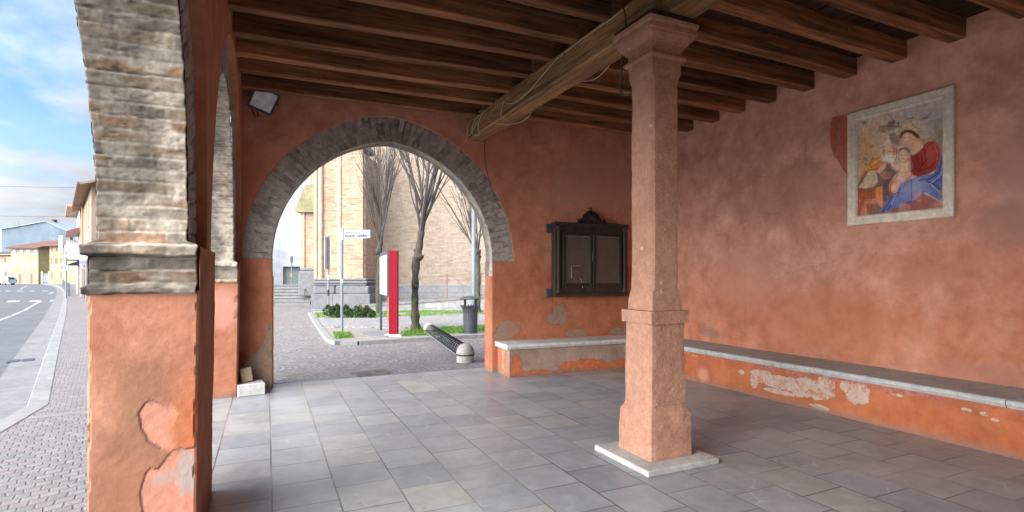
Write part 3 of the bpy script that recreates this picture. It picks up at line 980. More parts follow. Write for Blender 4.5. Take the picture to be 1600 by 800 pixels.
# street side
arc_w = thing('arcade_wall', 'terracotta plastered street arcade with whitewashed brick reveals on square piers', 'wall', (-0.3, 4.28, 0))
A_L = [(-8.11, -4.88), (-3.98, -0.75), (0.15, 3.38), (4.28, 7.51)]  # first arch, unseen behind the camera, added to let in more light
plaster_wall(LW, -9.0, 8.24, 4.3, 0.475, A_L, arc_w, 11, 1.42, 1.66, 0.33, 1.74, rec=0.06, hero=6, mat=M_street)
for i, (a0, a1) in enumerate(A_L):
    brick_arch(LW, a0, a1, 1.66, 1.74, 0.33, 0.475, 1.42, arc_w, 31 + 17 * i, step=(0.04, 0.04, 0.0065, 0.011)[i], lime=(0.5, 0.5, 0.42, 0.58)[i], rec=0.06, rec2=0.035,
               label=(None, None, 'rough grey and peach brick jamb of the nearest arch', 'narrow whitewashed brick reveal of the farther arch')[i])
# end wall with the arch onto the piazza
end_w = thing('end_wall', 'orange plastered end wall pierced by a broad pointed arch of grey brick', 'wall', BW(0, 0, 0))
plaster_wall(BW, -0.26, 6.30, 4.3, 0.36, [(0.147, 3.29)], end_w, 23, 1.5, 1.73, 0.36, 1.715, mat=M_back)
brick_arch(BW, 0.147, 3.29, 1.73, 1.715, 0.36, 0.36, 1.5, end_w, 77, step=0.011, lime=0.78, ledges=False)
# side wall with the fresco, and the wall behind
side_w = thing('side_wall', 'long mottled pinkish orange plaster wall behind the stone bench', 'wall', (XR, 1, 0))
mb = MB()
ys, zs_ = np.linspace(-8.9, 7.9, 420), np.linspace(-0.05, 4.3, 110)
Yg, Zg = np.meshgrid(ys, zs_, indexing='xy')
Xg = XR + (fbm(Yg * 1.3, Zg * 1.3, 5, 4) - 0.5) * 0.035 + (fbm(Yg * 7, Zg * 7, 6, 2) - 0.5) * 0.006
mb.grid(np.stack([Xg, Yg, Zg], -1))
mb.box(XR + 0.03, -8.9, -0.05, XR + 0.4, 7.9, 4.3)
mb.build('plaster', M_right, side_w, smooth=True)
rear_w = thing('rear_wall', 'plain terracotta plastered wall closing the arcade behind the camera', 'wall', (3, -8.7, 0))
mb = MB()
mb.grid(np.array([[SW(h, 0.0, z) for h in np.linspace(-0.9, 6.7, 30)] for z in np.linspace(-0.05, 4.3, 20)]))
mb.box(-0.9, 0.01, -0.05, 6.7, 0.36, 4.3, M=SW)
mb.build('plaster', M_back, rear_w)

# floor
mb = MB()
mb.box(-0.55, -9.1, -0.2, 6.4, 8.17, 0)
fl = mb.build('floor', M_floor)
fl['kind'] = 'structure'

# ceiling boards
mb = MB()
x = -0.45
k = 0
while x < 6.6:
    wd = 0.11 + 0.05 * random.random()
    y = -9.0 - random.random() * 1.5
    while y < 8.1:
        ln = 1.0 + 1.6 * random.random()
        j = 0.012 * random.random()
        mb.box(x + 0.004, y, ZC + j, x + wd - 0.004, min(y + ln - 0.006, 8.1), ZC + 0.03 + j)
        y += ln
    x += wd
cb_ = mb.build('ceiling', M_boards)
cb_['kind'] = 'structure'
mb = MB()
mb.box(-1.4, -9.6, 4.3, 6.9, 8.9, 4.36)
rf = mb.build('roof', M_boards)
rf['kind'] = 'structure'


# joists, two bays lapped over the girder
def joist(y, x0, x1, z0, z1, wd, hh, seed):
    rnd = random.Random(seed)
    mb = MB()
    n = 26
    b = 0.008
    rows = []
    for i in range(n + 1):
        f = i / n
        xx = x0 + (x1 - x0) * f
        zb_ = z0 + (z1 - z0) * f + 0.010 * math.sin(f * 4 + seed) + rnd.uniform(-1, 1) * 0.0015
        yo = 0.014 * math.sin(f * 3.1 + seed * 1.7)
        wv = wd / 2 + 0.004 * math.sin(f * 7 + seed)
        rows.append([(xx, y + yo - wv, zb_ + hh), (xx, y + yo - wv, zb_ + b), (xx, y + yo - wv + b, zb_), (xx, y + yo + wv - b, zb_),
                     (xx, y + yo + wv, zb_ + b), (xx, y + yo + wv, zb_ + hh)])
    mb.grid(np.array(rows), closed=True)
    return mb.build('wooden_joist', M_joist)


ordn = ['first', 'second', 'third', 'fourth', 'fifth', 'sixth', 'seventh', 'eighth', 'ninth', 'tenth', 'eleventh']
Yl = [7.25, 6.65, 6.14, 5.60, 5.06, 4.53, 3.98, 3.45, 2.92]
for i, y in enumerate(Yl):
    o = joist(y + 0.065, -0.42, 3.16, 3.765, 3.83, 0.125, 0.21, i + 1)
    lab = 'brown ceiling joist between street arcade and girder, %s from the arch end wall' % ordn[i]
    if i == 0:
        lab = 'brown ceiling joist behind the floodlight, closest to the arch end wall'
    if i == 4:
        lab = 'split brown ceiling joist between street arcade and girder, fifth from the arch end wall'
    tag(o, lab, 'ceiling joist', 'joists over the street bay')
for i, y in enumerate((2.39, 1.86, 1.33, 0.8, 0.27, -0.3, -0.9, -1.5, -2.1, -2.7, -3.3, -3.9, -4.5, -5.1, -5.7, -6.3, -6.9, -7.5, -8.1)):
    o = joist(y, -0.42, 3.16, 3.765, 3.83, 0.125, 0.21, i + 31)
    tag(o, 'brown ceiling joist of the street bay, nearer the camera than the stone column', 'ceiling joist', 'joists over the street bay')
Yr = [7.10, 6.57, 6.04, 5.54, 5.02, 4.495, 3.97, 3.424, 2.895, 2.37]
for i, y in enumerate(Yr):
    o = joist(y + 0.075, 2.84, 6.45, 3.84, 3.835, 0.15, 0.19, i + 51)
    pos_ = 'closest to the arch end wall' if i == 0 else ('over the top right corner of the picture' if i == 9 else '%s from the arch end wall' % ordn[i])
    tag(o, 'dark ceiling joist ending in the fresco wall, ' + pos_, 'ceiling joist', 'joists over the fresco bay')
for i, y in enumerate((1.84, 1.31, 0.78, 0.2, -0.4, -1.0, -1.6, -2.2, -2.8, -3.4, -4.0, -4.6, -5.2, -5.8, -6.4, -7.0, -7.6, -8.2)):
    o = joist(y, 2.84, 6.45, 3.84, 3.835, 0.15, 0.19, i + 71)
    tag(o, 'dark ceiling joist of the fresco bay, nearer the camera than the fresco', 'ceiling joist', 'joists over the fresco bay')


# girder: two hewn timbers meeting over the column
def girder(x, y0, y1, hw, z0, z1, seed, lab):
    n = int(abs(y1 - y0) / 0.06)
    yy = np.linspace(y0, y1, n + 1)
    prof = []
    b = 0.016
    for (px, pz, nx, nz) in ((-1, z1, -1, 0), (-1, (z0 + z1) / 2, -1, 0), (-1, z0 + b, -1, -0.3), (-1 + b / hw, z0, -0.3, -1), (0, z0, 0, -1), (1 - b / hw, z0, 0.3, -1),
                             (1, z0 + b, 1, -0.3), (1, (z0 + z1) / 2, 1, 0), (1, z1, 1, 0)):
        prof.append((x + px * hw, pz, nx, nz))
    prof = np.array(prof)
    A, Y = np.meshgrid(np.arange(9), yy, indexing='xy')
    d = (fbm(Y * 2, A * 1.3, seed, 3) - 0.5) * 0.022
    G = np.stack([prof[A, 0] + prof[A, 2] * d + 0.012 * np.sin(Y * 0.9), Y, prof[A, 1] + prof[A, 3] * d], -1)
    mb = MB()
    mb.grid(G, closed=True)
    mb.add(G[0], [tuple(range(8, -1, -1))])
    mb.add(G[-1], [tuple(range(9))])
    o = mb.build('wooden_girder', M_girder)
    return tag(o, lab, 'beam', 'girders over the column')


girder(3.0, 3.42, 7.72, 0.13, 3.565, 3.835, 3, 'hewn timber girder wrapped in loose cables, running from column to arch wall')
girder(3.04, -8.65, 3.40, 0.13, 3.565, 3.84, 9, 'timber girder above the camera side of the column head')

# ------------------------------------------------------------------ column
CX, CY = 2.968, 3.55
colm = thing('stone_column', 'square pink sandstone column with moulded head on a grey base slab', 'column', (CX, CY, 0))
sl = MB()
sl.rbox(CX - 0.355, CY - 0.355, 0.0, CX + 0.355, CY + 0.355, 0.048, 0.006)
sl.build('base_slab', M_slab, colm)


def shaft(name, prof, lean=0.0, chamfer=0.0, seed=1, amp=0.008, nside=9, parent=None, fine=0.03):
    """square stone block: prof = [(z, half width), ...]"""
    zl = []
    for (z0, a0), (z1, a1) in zip(prof[:-1], prof[1:]):
        m = max(1, int((z1 - z0) / fine))
        for i in range(m):
            zl.append((z0 + (z1 - z0) * i / m, a0 + (a1 - a0) * i / m))
    zl.append(prof[-1])
    rows = []
    for z, a in zl:
        ch = chamfer if not callable(chamfer) else chamfer(z)
        ch = max(ch, 0.007)
        ring = []
        corners = [(-1, -1), (1, -1), (1, 1), (-1, 1)]
        for k in range(4):
            (sx, sy), (tx, ty) = corners[k], corners[(k + 1) % 4]
            ux, uy = (tx - sx) / 2, (ty - sy) / 2
            nx, ny = uy, -ux
            for i in range(nside + 1):
                f = -a + ch + (2 * a - 2 * ch) * i / nside
                px, py = ux * f + nx * a, uy * f + ny * a
                edge = 1.7 if i in (0, nside) else 1.0
                q = (vnoise(np.array(px * 11 + seed * 7.0 + py * 5), np.array(z * 9), seed) - 0.5) * 0.6 + (vnoise(np.array(px * 40 + py * 33), np.array(z * 37), seed + 1) - 0.5) * 0.4
                dq = float(q) * amp * edge - (edge > 1) * amp * 0.3
                ring.append((CX + px + nx * dq - (ux if i == nside else -ux if i == 0 else 0) * abs(dq) * 0.8 + lean * z,
                             CY + py + ny * dq - (uy if i == nside else -uy if i == 0 else 0) * abs(dq) * 0.8, z))
        rows.append(ring)
    mb = MB()
    G = np.array(rows)
    mb.grid(G, closed=True)
    mb.add(G[-1], [tuple(range(G.shape[1]))])
    mb.add(G[0], [tuple(range(G.shape[1] - 1, -1, -1))])
    return mb.build(name, M_column, parent, smooth=False)


shaft('base_block', [(0.05, 0.212), (0.39, 0.208), (0.435, 0.178), (0.463, 0.176)], seed=2, amp=0.010, parent=colm)
shaft('lower_shaft', [(0.465, 0.176), (1.118, 0.172)], seed=3, amp=0.008, parent=colm)
shaft('collar', [(1.119, 0.196), (1.22, 0.198)], seed=4, amp=0.008, parent=colm, fine=0.02)
shaft('upper_shaft', [(1.222, 0.158), (1.30, 0.155), (1.37, 0.145), (3.11, 0.143), (3.15, 0.152), (3.236, 0.154)], seed=5, amp=0.005, parent=colm,
      chamfer=lambda z: 0.028 if 1.37 < z < 3.1 else 0.007)
shaft('capital', [(3.238, 0.155), (3.243, 0.172), (3.255, 0.182), (3.27, 0.182), (3.282, 0.172), (3.286, 0.156), (3.342, 0.157), (3.344, 0.174), (3.358, 0.175), (3.36, 0.187),
                  (3.375, 0.192), (3.395, 0.210), (3.415, 0.225), (3.436, 0.230), (3.438, 0.241), (3.468, 0.241), (3.470, 0.232), (3.478, 0.234), (3.492, 0.249), (3.522, 0.252)], seed=6, amp=0.003, parent=colm, fine=0.02)
mb = MB()
mb.box(CX - 0.23, CY - 0.25, 3.522, CX + 0.22, CY + 0.24, 3.56)
mb.build('bearing_plank', M_darkwood, colm)


# ------------------------------------------------------------------ benches
def nose(x_in, x_out, zt, th):
    """cross-section of a slab with a rounded front: list of (x, z)"""
    r = th * 0.42
    s = 1 if x_out > x_in else -1
    pts = [(x_in, zt - th), (x_out - s * 0.02, zt - th), (x_out - s * 0.012, zt - th + 0.018)]
    for i in range(7):
        a = -math.pi / 2 + math.pi * i / 6
        pts.append((x_out - s * r + s * r * math.cos(a), zt - r + r * math.sin(a)))
    pts.append((x_in, zt))
    return pts


bench = thing('stone_bench', 'long pale stone bench on orange base with flaking patches under the fresco', 'bench', (XB, 1, 0))
mb = MB()
yy = np.arange(-8.7, 7.06, 0.04)
zz_ = np.linspace(-0.03, 0.43, 16)
Yg, Zg = np.meshgrid(yy, zz_, indexing='xy')
Xg = XB + (fbm(Yg * 3, Zg * 3, 15, 3) - 0.5) * 0.014
mb.grid(np.stack([Xg, Yg, Zg], -1))
mb.box(XB + 0.02, -8.7, -0.03, XR + 0.05, 7.05, 0.40)
mb.build('bench_base', M_bench_r, bench)
y = -8.6
for ln in (1.8, 1.8, 1.9, 1.75, 1.85, 1.8, 1.75, 1.55, 1.41):
    mb = MB()
    pr = nose(XR + 0.04, XB - 0.05, 0.48 + random.uniform(-1, 1) * 0.002, 0.068)
    mb.prism([(a, y + 0.003, c_) for a, c_ in pr], (0, ln - 0.006, 0))
    mb.build('slab', M_slab, bench)
    y += ln
eb = thing('stone_bench', 'short stone bench on grey patched base below the dark cabinet', 'bench', BW(4.9, -0.3, 0))
DB = -0.5
mb = MB()
mb.rbox(3.37, DB, -0.03, 6.3, 0.02, 0.41, 0.004, M=BW)
mb.build('bench_base', M_bench_b, eb)
hcur = 3.325
for ln in (1.45, 1.52):
    mb = MB()
    pr = nose(0.04, DB - 0.045, 0.485, 0.07)
    mb.prism([BW(hcur + 0.002, a, c_) for a, c_ in pr], tuple(np.array(BW(hcur + ln - 0.002, 0, 0)) - np.array(BW(hcur + 0.002, 0, 0))))
    mb.build('slab', M_slabw, eb)
    hcur += ln
# ------------------------------------------------------------------ fresco
def inv(a, q):                                  # measured in an enlargement of the picture
    return onx(1310 + a / 3.479, 130 + q / 3.479, XR)


fres = thing('framed_fresco', 'faded fresco of mother, child and bearded old man in a white stone frame', 'fresco', (XR, 3.5, 2.8))
TL, TR, BR_, BL = [np.array(onx(*q, XR)) for q in ((1327, 179), (1494, 132.5), (1492, 340), (1327, 352))]
yl, yr, zt, zb_ = (TL[1] + BL[1]) / 2, (TR[1] + BR_[1]) / 2, (TL[2] + TR[2]) / 2, (BL[2] + BR_[2]) / 2
mb = MB()
XF = XR - 0.005
prof = [(0.0, 0.0), (0.0, 0.032), (0.012, 0.04), (0.055, 0.04), (0.06, 0.03), (0.075, 0.03), (0.082, 0.036), (0.092, 0.034), (0.105, 0.012), (0.105, 0.0)]
rings = []
for (iy, iz) in ((yl, zt), (yr, zt), (yr, zb_), (yl, zb_)):
    sy = -1 if iy == yl else 1
    sz = -1 if iz == zt else 1
    rings.append([(XF - d, iy + sy * q, iz + sz * q) for q, d in prof])
rings.append(rings[0])
mb.grid(np.array(rings))
M_frame = stone('frame_stone', (0.86, 0.76, 0.62), (0.74, 0.64, 0.51), 7, 0.85, 0.4, 0.006)
mb.build('frame', M_frame, fres)

ny_, nz_ = 230, 280
yi0, yi1, zi0, zi1 = yl - 0.1, yr + 0.1, zb_ + 0.1, zt - 0.1
Yg, Zg = np.meshgrid(np.linspace(yi0, yi1, ny_), np.linspace(zi0, zi1, nz_), indexing='xy')
wy, wz = Yg + 0.006 * (fbm(Yg * 14, Zg * 14, 3, 3) - 0.5), Zg + 0.006 * (fbm(Yg * 14, Zg * 14, 4, 3) - 0.5)
img = np.zeros((*Yg.shape, 3))


def sd_poly(pts):
    P = np.array([inv(*q)[1:] for q in pts])
    best = np.full(Yg.shape, 9.0)
    ins = np.zeros(Yg.shape, bool)
    for i in range(len(P)):
        (x0, y0), (x1, y1) = P[i], P[(i + 1) % len(P)]
        ax, ay, bx, by = wy - x0, wz - y0, x1 - x0, y1 - y0
        t = np.clip((ax * bx + ay * by) / (bx * bx + by * by + 1e-9), 0, 1)
        best = np.minimum(best, np.hypot(ax - t * bx, ay - t * by))
        ins ^= ((y0 > wz) != (y1 > wz)) & (wy < (x1 - x0) * (wz - y0) / (y1 - y0 + 1e-12) + x0)
    return np.where(ins, -best, best)


def sd_line(pts):
    P = np.array([inv(*q)[1:] for q in pts])
    best = np.full(Yg.shape, 9.0)
    for i in range(len(P) - 1):
        (x0, y0), (x1, y1) = P[i], P[i + 1]
        ax, ay, bx, by = wy - x0, wz - y0, x1 - x0, y1 - y0
        t = np.clip((ax * bx + ay * by) / (bx * bx + by * by + 1e-9), 0, 1)
        best = np.minimum(best, np.hypot(ax - t * bx, ay - t * by))
    return best


def lay(mask, col, k=1.0):
    global img
    m = (np.clip(mask, 0, 1) * k)[..., None]
    img = img * (1 - m) + np.array(lin(*col)) * m


def poly(pts, col, soft=0.008, k=1.0):
    lay(sst(soft, -soft, sd_poly(pts)), col, k)


def ell(a, q, ra, rq, col, soft=0.2, k=1.0, rot=0.0):
    pts = [(a + ra * math.cos(t) * math.cos(rot) - rq * math.sin(t) * math.sin(rot), q + ra * math.cos(t) * math.sin(rot) + rq * math.sin(t) * math.cos(rot))
           for t in np.linspace(0, 2 * math.pi, 20, endpoint=False)]
    s = soft * min(ra, rq) * 0.0024
    lay(sst(s, -s, sd_poly(pts)), col, k)


def line(pts, col, wd=0.004, k=0.8):
    lay(sst(wd, wd * 0.3, sd_line(pts)), col, k)


img[:] = lin(176, 164, 156)
n_a, n_b = fbm(Yg * 3, Zg * 3, 41, 5), fbm(Yg * 9, Zg * 9, 42, 5)
lay(sst(0.42, 0.62, n_a), (150, 140, 138), 0.8)
ell(190, 340, 130, 90, (196, 152, 98), 1.4, 0.9, -0.5)
ell(130, 430, 80, 120, (176, 138, 92), 1.2, 0.8)
ell(300, 310, 70, 60, (190, 178, 166), 1.2, 0.8)
ell(500, 180, 130, 80, (158, 152, 158), 1.2, 0.7)
ell(560, 330, 60, 110, (132, 118, 88), 1.2, 0.8)
lay(sst(0.58, 0.7, n_b) * sst(0.45, 0.55, fbm(Yg * 5, Zg * 12, 44, 3)), (108, 86, 70), 0.75)
poly([(225, 235), (330, 222), (345, 240), (270, 262), (215, 268)], (122, 92, 66), 0.02, 0.55)
# the old man
poly([(108, 560), (128, 500), (150, 462), (200, 410), (236, 392), (262, 404), (280, 440), (320, 470), (330, 540), (300, 640), (250, 710), (105, 722)], (118, 96, 88), 0.01)
poly([(108, 560), (130, 490), (170, 430), (215, 400), (240, 396), (252, 425), (258, 446), (214, 474), (150, 480), (122, 520)], (190, 122, 56), 0.008)
line([(150, 470), (200, 430), (240, 410)], (222, 160, 84), 0.012, 0.7)
line([(132, 500), (180, 470), (220, 466)], (130, 72, 36), 0.008, 0.7)
line([(170, 440), (190, 470)], (130, 72, 36), 0.006, 0.6)
poly([(114, 568), (150, 505), (165, 478), (205, 474), (214, 500), (216, 540), (196, 560), (150, 574)], (180, 158, 126), 0.008)
line([(150, 560), (180, 500)], (160, 138, 112), 0.007, 0.6)
line([(180, 560), (200, 500)], (160, 138, 112), 0.006, 0.6)
poly([(106, 722), (108, 575), (150, 578), (200, 566), (206, 640), (180, 712)], (158, 84, 44), 0.008)
for a in (124, 142, 165, 184):
    line([(a, 585), (a - 3, 650), (a - 8, 715)], (120, 62, 38), 0.008, 0.5)
    line([(a + 8, 585), (a + 6, 660)], (176, 98, 52), 0.006, 0.4)
poly([(206, 570), (240, 560), (246, 690), (205, 640)], (196, 122, 58), 0.008)
line([(226, 570), (226, 640)], (140, 80, 40), 0.005, 0.7)
poly([(246, 480), (300, 490), (310, 560), (270, 690), (246, 690)], (108, 84, 78), 0.012)
ell(283, 372, 34, 44, (196, 148, 116), 0.3)
ell(270, 348, 24, 26, (216, 176, 146), 0.8)
ell(306, 352, 14, 22, (176, 120, 92), 0.8, 0.6)
ell(250, 372, 8, 12, (186, 124, 96), 0.4)
ell(246, 400, 14, 26, (190, 176, 160), 0.6)
ell(276, 408, 27, 20, (210, 200, 186), 0.5)
ell(288, 424, 16, 12, (196, 184, 170), 0.6)
line([(276, 372), (292, 370)], (90, 52, 42), 0.005)
line([(302, 372), (312, 373)], (90, 52, 42), 0.005)
line([(299, 374), (304, 392), (297, 394)], (140, 84, 64), 0.005)
line([(286, 404), (304, 404)], (130, 70, 62), 0.004)
poly([(208, 480), (238, 446), (262, 424), (270, 430), (256, 462), (226, 494)], (206, 154, 122), 0.006)
line([(262, 432), (272, 426)], (150, 96, 76), 0.004)
ell(262, 500, 28, 20, (172, 122, 100), 0.5, 0.9, 0.3)
line([(244, 492), (285, 500)], (120, 76, 64), 0.004)
line([(246, 504), (284, 510)], (120, 76, 64), 0.004)
# the mother
ell(398, 268, 70, 52, (196, 166, 118), 0.9, 0.8)
poly([(334, 300), (345, 270), (380, 250), (420, 262), (450, 300), (500, 310), (540, 340), (450, 360), (420, 330), (340, 340)], (178, 142, 98), 0.014, 0.8)
poly([(555, 370), (580, 420), (577, 652), (520, 622), (470, 590), (404, 642), (330, 680), (222, 708), (262, 640), (320, 560), (390, 520), (440, 508), (520, 490), (552, 440)], (86, 98, 150), 0.008)
ell(420, 566, 54, 46, (160, 162, 184), 1.2, 0.65, -0.4)
ell(350, 600, 70, 26, (126, 134, 172), 1.2, 0.5, -0.8)
for q in ([(560, 420), (556, 480), (500, 520), (440, 530)], [(570, 460), (560, 520), (500, 556)], [(470, 590), (440, 620), (380, 650)], [(520, 560), (560, 600), (574, 640)],
          [(300, 600), (270, 660), (240, 700)], [(340, 570), (300, 640), (270, 690)], [(480, 530), (540, 560), (574, 600)]):
    line(q, (40, 48, 104), 0.009, 0.75)
for q in ([(566, 440), (562, 500), (510, 540)], [(500, 545), (550, 590)], [(452, 604), (400, 640)], [(320, 600), (290, 660)]):
    line(q, (160, 170, 206), 0.007, 0.65)
poly([(392, 390), (430, 380), (452, 350), (490, 318), (526, 316), (552, 352), (554, 420), (534, 470), (490, 496), (440, 508), (404, 500), (396, 440)], (150, 52, 44), 0.008)
ell(505, 372, 34, 42, (182, 82, 66), 1.0, 0.75)
ell(430, 450, 30, 30, (122, 36, 34), 1.0, 0.7)
for q in ([(470, 360), (480, 420), (440, 470)], [(540, 420), (500, 456), (440, 480)], [(456, 380), (462, 440)], [(430, 400), (436, 440)]):
    line(q, (92, 26, 26), 0.008, 0.7)
line([(524, 330), (540, 380), (534, 430)], (196, 104, 84), 0.008, 0.5)
poly([(392, 360), (410, 330), (430, 310), (452, 318), (462, 350), (440, 372), (408, 392)], (204, 160, 126), 0.01)
ell(380, 296, 36, 40, (214, 156, 126), 0.25)
poly([(338, 296), (342, 274), (366, 257), (400, 258), (436, 282), (446, 300), (424, 296), (404, 276), (378, 268), (352, 282), (345, 300)], (100, 66, 50), 0.008)
ell(372, 318, 16, 10, (216, 150, 124), 1.0, 0.7)
line([(368, 290), (370, 306), (376, 306)], (176, 116, 92), 0.004)
line([(398, 316), (420, 300)], (176, 124, 98), 0.006, 0.6)
# the child
ell(360, 370, 32, 20, (120, 84, 58), 0.4)
ell(356, 396, 29, 33, (218, 164, 134), 0.25)
ell(376, 400, 9, 24, (180, 120, 94), 0.8, 0.6)
line([(338, 392), (348, 392)], (100, 58, 46), 0.004)
line([(358, 392), (368, 393)], (100, 58, 46), 0.004)
line([(346, 410), (358, 411)], (150, 64, 58), 0.005)
ell(362, 456, 36, 40, (224, 172, 142), 0.3)
ell(388, 446, 12, 36, (186, 126, 100), 0.7, 0.7)
poly([(276, 430), (296, 432), (322, 452), (330, 470), (318, 478), (292, 462)], (216, 162, 132), 0.006)
ell(350, 508, 52, 24, (220, 166, 138), 0.4, 1, -0.35)
ell(308, 556, 26, 40, (216, 158, 130), 0.4, 1, 0.35)
ell(306, 588, 20, 12, (200, 136, 110), 0.5)
ell(380, 506, 30, 12, (206, 150, 122), 0.5)
line([(330, 524), (300, 540), (288, 570)], (150, 92, 74), 0.005, 0.7)
line([(330, 486), (360, 490), (390, 480)], (160, 104, 82), 0.005, 0.6)
line([(394, 430), (398, 480)], (130, 76, 62), 0.005, 0.6)
for q in ([(334, 470), (326, 500), (300, 530), (284, 560), (286, 590), (306, 602), (330, 590)], [(398, 430), (402, 470), (396, 506), (372, 522)], [(330, 380), (330, 410), (344, 428), (368, 428), (386, 408)],
          [(278, 432), (296, 458), (326, 478)], [(250, 344), (244, 376), (252, 400)], [(318, 360), (322, 392), (310, 420)]):
    line(q, (112, 70, 56), 0.006, 0.75)
ell(356, 388, 20, 20, (226, 170, 140), 0.9, 0.7)
ell(356, 452, 24, 26, (230, 178, 146), 0.9, 0.7)
ell(374, 300, 18, 22, (226, 172, 142), 0.9, 0.7)
line([(352, 294), (358, 297), (366, 294)], (110, 66, 54), 0.005, 0.7)
line([(378, 294), (386, 297), (394, 294)], (110, 66, 54), 0.005, 0.7)
line([(370, 319), (384, 319)], (176, 84, 72), 0.005, 0.6)
line([(338, 391), (348, 391)], (84, 48, 40), 0.005)
line([(358, 391), (368, 392)], (84, 48, 40), 0.005)
poly([(336, 292), (340, 270), (362, 252), (402, 254), (438, 278), (444, 296), (420, 284), (396, 268), (372, 264), (350, 276), (344, 298)], (92, 60, 46), 0.010, 0.75)
# red ground and wear
poly([(250, 706), (330, 672), (404, 640), (462, 598), (520, 626), (580, 652), (580, 684), (240, 720)], (140, 72, 62), 0.014, 0.9)
lay(sst(0.5, 0.62, n_b) * (wz < inv(400, 600)[2]), (178, 130, 120), 0.5)
line([(398, 520), (402, 660)], (60, 50, 60), 0.004, 0.7)
line([(330, 200), (334, 300), (326, 340)], (90, 76, 66), 0.004, 0.7)
line([(270, 165), (296, 200), (330, 222)], (70, 60, 54), 0.004, 0.8)
line([(392, 208), (420, 240), (446, 250)], (70, 60, 54), 0.004, 0.8)
line([(372, 196), (416, 188)], (80, 68, 60), 0.006, 0.8)
line([(440, 262), (470, 262)], (80, 68, 60), 0.004, 0.6)
line([(230, 232), (322, 236)], (84, 64, 50), 0.008, 0.6)
img *= (0.84 + 0.32 * fbm(Yg * 26, Zg * 26, 47, 3))[..., None]
img = img * 0.8 + 0.2 * img.mean(axis=2, keepdims=True)
img = np.clip(img * np.array((1.05, 1.0, 0.96)), 0, 1) ** 1.18
tint = np.concatenate([np.clip(img * 1.75, 0, 0.9), np.ones((*Yg.shape, 1))], 2)
mb = MB()
mb.grid(np.stack([XR - 0.008 + 0 * Yg - 0.003 * (n_b - 0.5), Yg, Zg], -1)[:, ::-1])
# a backing so that the painted coat has its thickness
M_fresco = vcol('fresco_paint', 0.85, 0.25, 0.003, 90)
mb.build('painted_picture', M_fresco, fres, smooth=True, attrs={'tint': tint[:, ::-1]})
# strip of older red plaster left of the frame
mb = MB()
o_ = [(66, 182), (0, 182), (-25, 186), (-36, 215), (-40, 280), (-36, 340), (-22, 390), (10, 430), (30, 470), (62, 513)]
mb.prism([(XR - 0.022, *inv(a, q)[1:]) for a, q in o_], (0.03, 0, 0))
M_old = plaster('old_red_plaster', (0.50, 0.13, 0.06), (0.44, 0.11, 0.06), (0.47, 0.13, 0.065), 1.0, 4.0, blobs=[((XR, 4.16, 2.9), (0.3, 0.05, 0.4))], blobcol=(0.42, 0.13, 0.1))
mb.build('plaster_remnant', M_old, fres)

# ------------------------------------------------------------------ notice cabinet on the end wall
cab = thing('notice_cabinet', 'dark carved wooden notice cabinet with two blank doors above the short bench', 'notice board', BW(4.98, -0.1, 1.15))
H0, H1, Z0, Z1 = 4.30, 5.66, 1.165, 2.365
mb = MB()
mb.rbox(H0, -0.12, Z0, H1, 0.02, Z1, 0.006, M=BW)
for z0, z1, dd in ((Z0, Z0 + 0.055, 0.03), (Z1 - 0.05, Z1, 0.03), (Z1 - 0.165, Z1 - 0.155, 0.012), (Z0 + 0.16, Z0 + 0.168, 0.012)):
    mb.rbox(H0 - dd * 0.6, -0.122 - dd, z0, H1 + dd * 0.6, -0.118, z1, 0.008, M=BW)
for hc in (H0 + 0.06, H1 - 0.06):
    mb.tube([BW(hc, -0.135, z) for z in (Z0 + 0.06, Z0 + 0.1, Z0 + 0.12, Z0 + 0.16, Z1 - 0.16, Z1 - 0.12, Z1 - 0.1, Z1 - 0.06)], [0.045, 0.045, 0.03, 0.026, 0.026, 0.03, 0.045, 0.045], 10)
for i in range(22):                                   # dentils under the top moulding
    hc = H0 + 0.36 + i * 0.028 + (0.03 if i > 10 else 0)
    mb.box(hc, -0.132, Z1 - 0.13, hc + 0.014, -0.12, Z1 - 0.085, M=BW)
cab_fr = mb.build('cabinet_case', M_darkwood, cab)
for hc, s in ((H0 + 0.13, 1), (H1 - 0.13, -1)):
    h0, h1 = sorted((hc, hc + s * 0.545))
    fr = MB()
    for a in ((h0, Z0 + 0.17, h0 + 0.05, Z1 - 0.17), (h1 - 0.05, Z0 + 0.17, h1, Z1 - 0.17), (h0 + 0.05, Z0 + 0.17, h1 - 0.05, Z0 + 0.215), (h0 + 0.05, Z1 - 0.215, h1 - 0.05, Z1 - 0.17)):
        fr.rbox(a[0], -0.152, a[1], a[2], -0.121, a[3], 0.006, M=BW)
    d_ = fr.build('door', M_darkwood, cab)
    pn = MB()
    pn.box(h0 + 0.05, -0.132, Z0 + 0.215, h1 - 0.05, -0.123, Z1 - 0.215, M=BW)
    pn.build('panel', M_board, d_)
    ed = MB()
    e = 0.005
    for a in ((h0 + 0.05, Z1 - 0.22, h1 - 0.05, Z1 - 0.216), ((h1 - 0.055, Z0 + 0.216, h1 - 0.05, Z1 - 0.221))):
        ed.box(a[0] + e, -0.136, a[1], a[2], -0.133, a[3], M=BW)
    ed.build('worn_edge', M_slab, d_)
    if s > 0:
        for q in ([(h0 + 0.33, 1.665), (h0 + 0.16, 1.66), (h0 + 0.165, 1.46)], [(h0 + 0.31, 1.47), (h0 + 0.35, 1.42), (h0 + 0.37, 1.3)]):
            sc_ = MB()
            sc_.tube([BW(a, -0.134, z) for a, z in q], 0.004, 5)
            sc_.build('scratch', M_slab, d_)
mb = MB()
mb.tube([BW(4.98, -0.165, z) for z in (1.78, 1.80, 1.86, 1.88)], [0.01, 0.016, 0.016, 0.01], 8)
mb.rbox(4.965, -0.158, 1.74, 4.995, -0.15, 1.9, 0.003, M=BW)
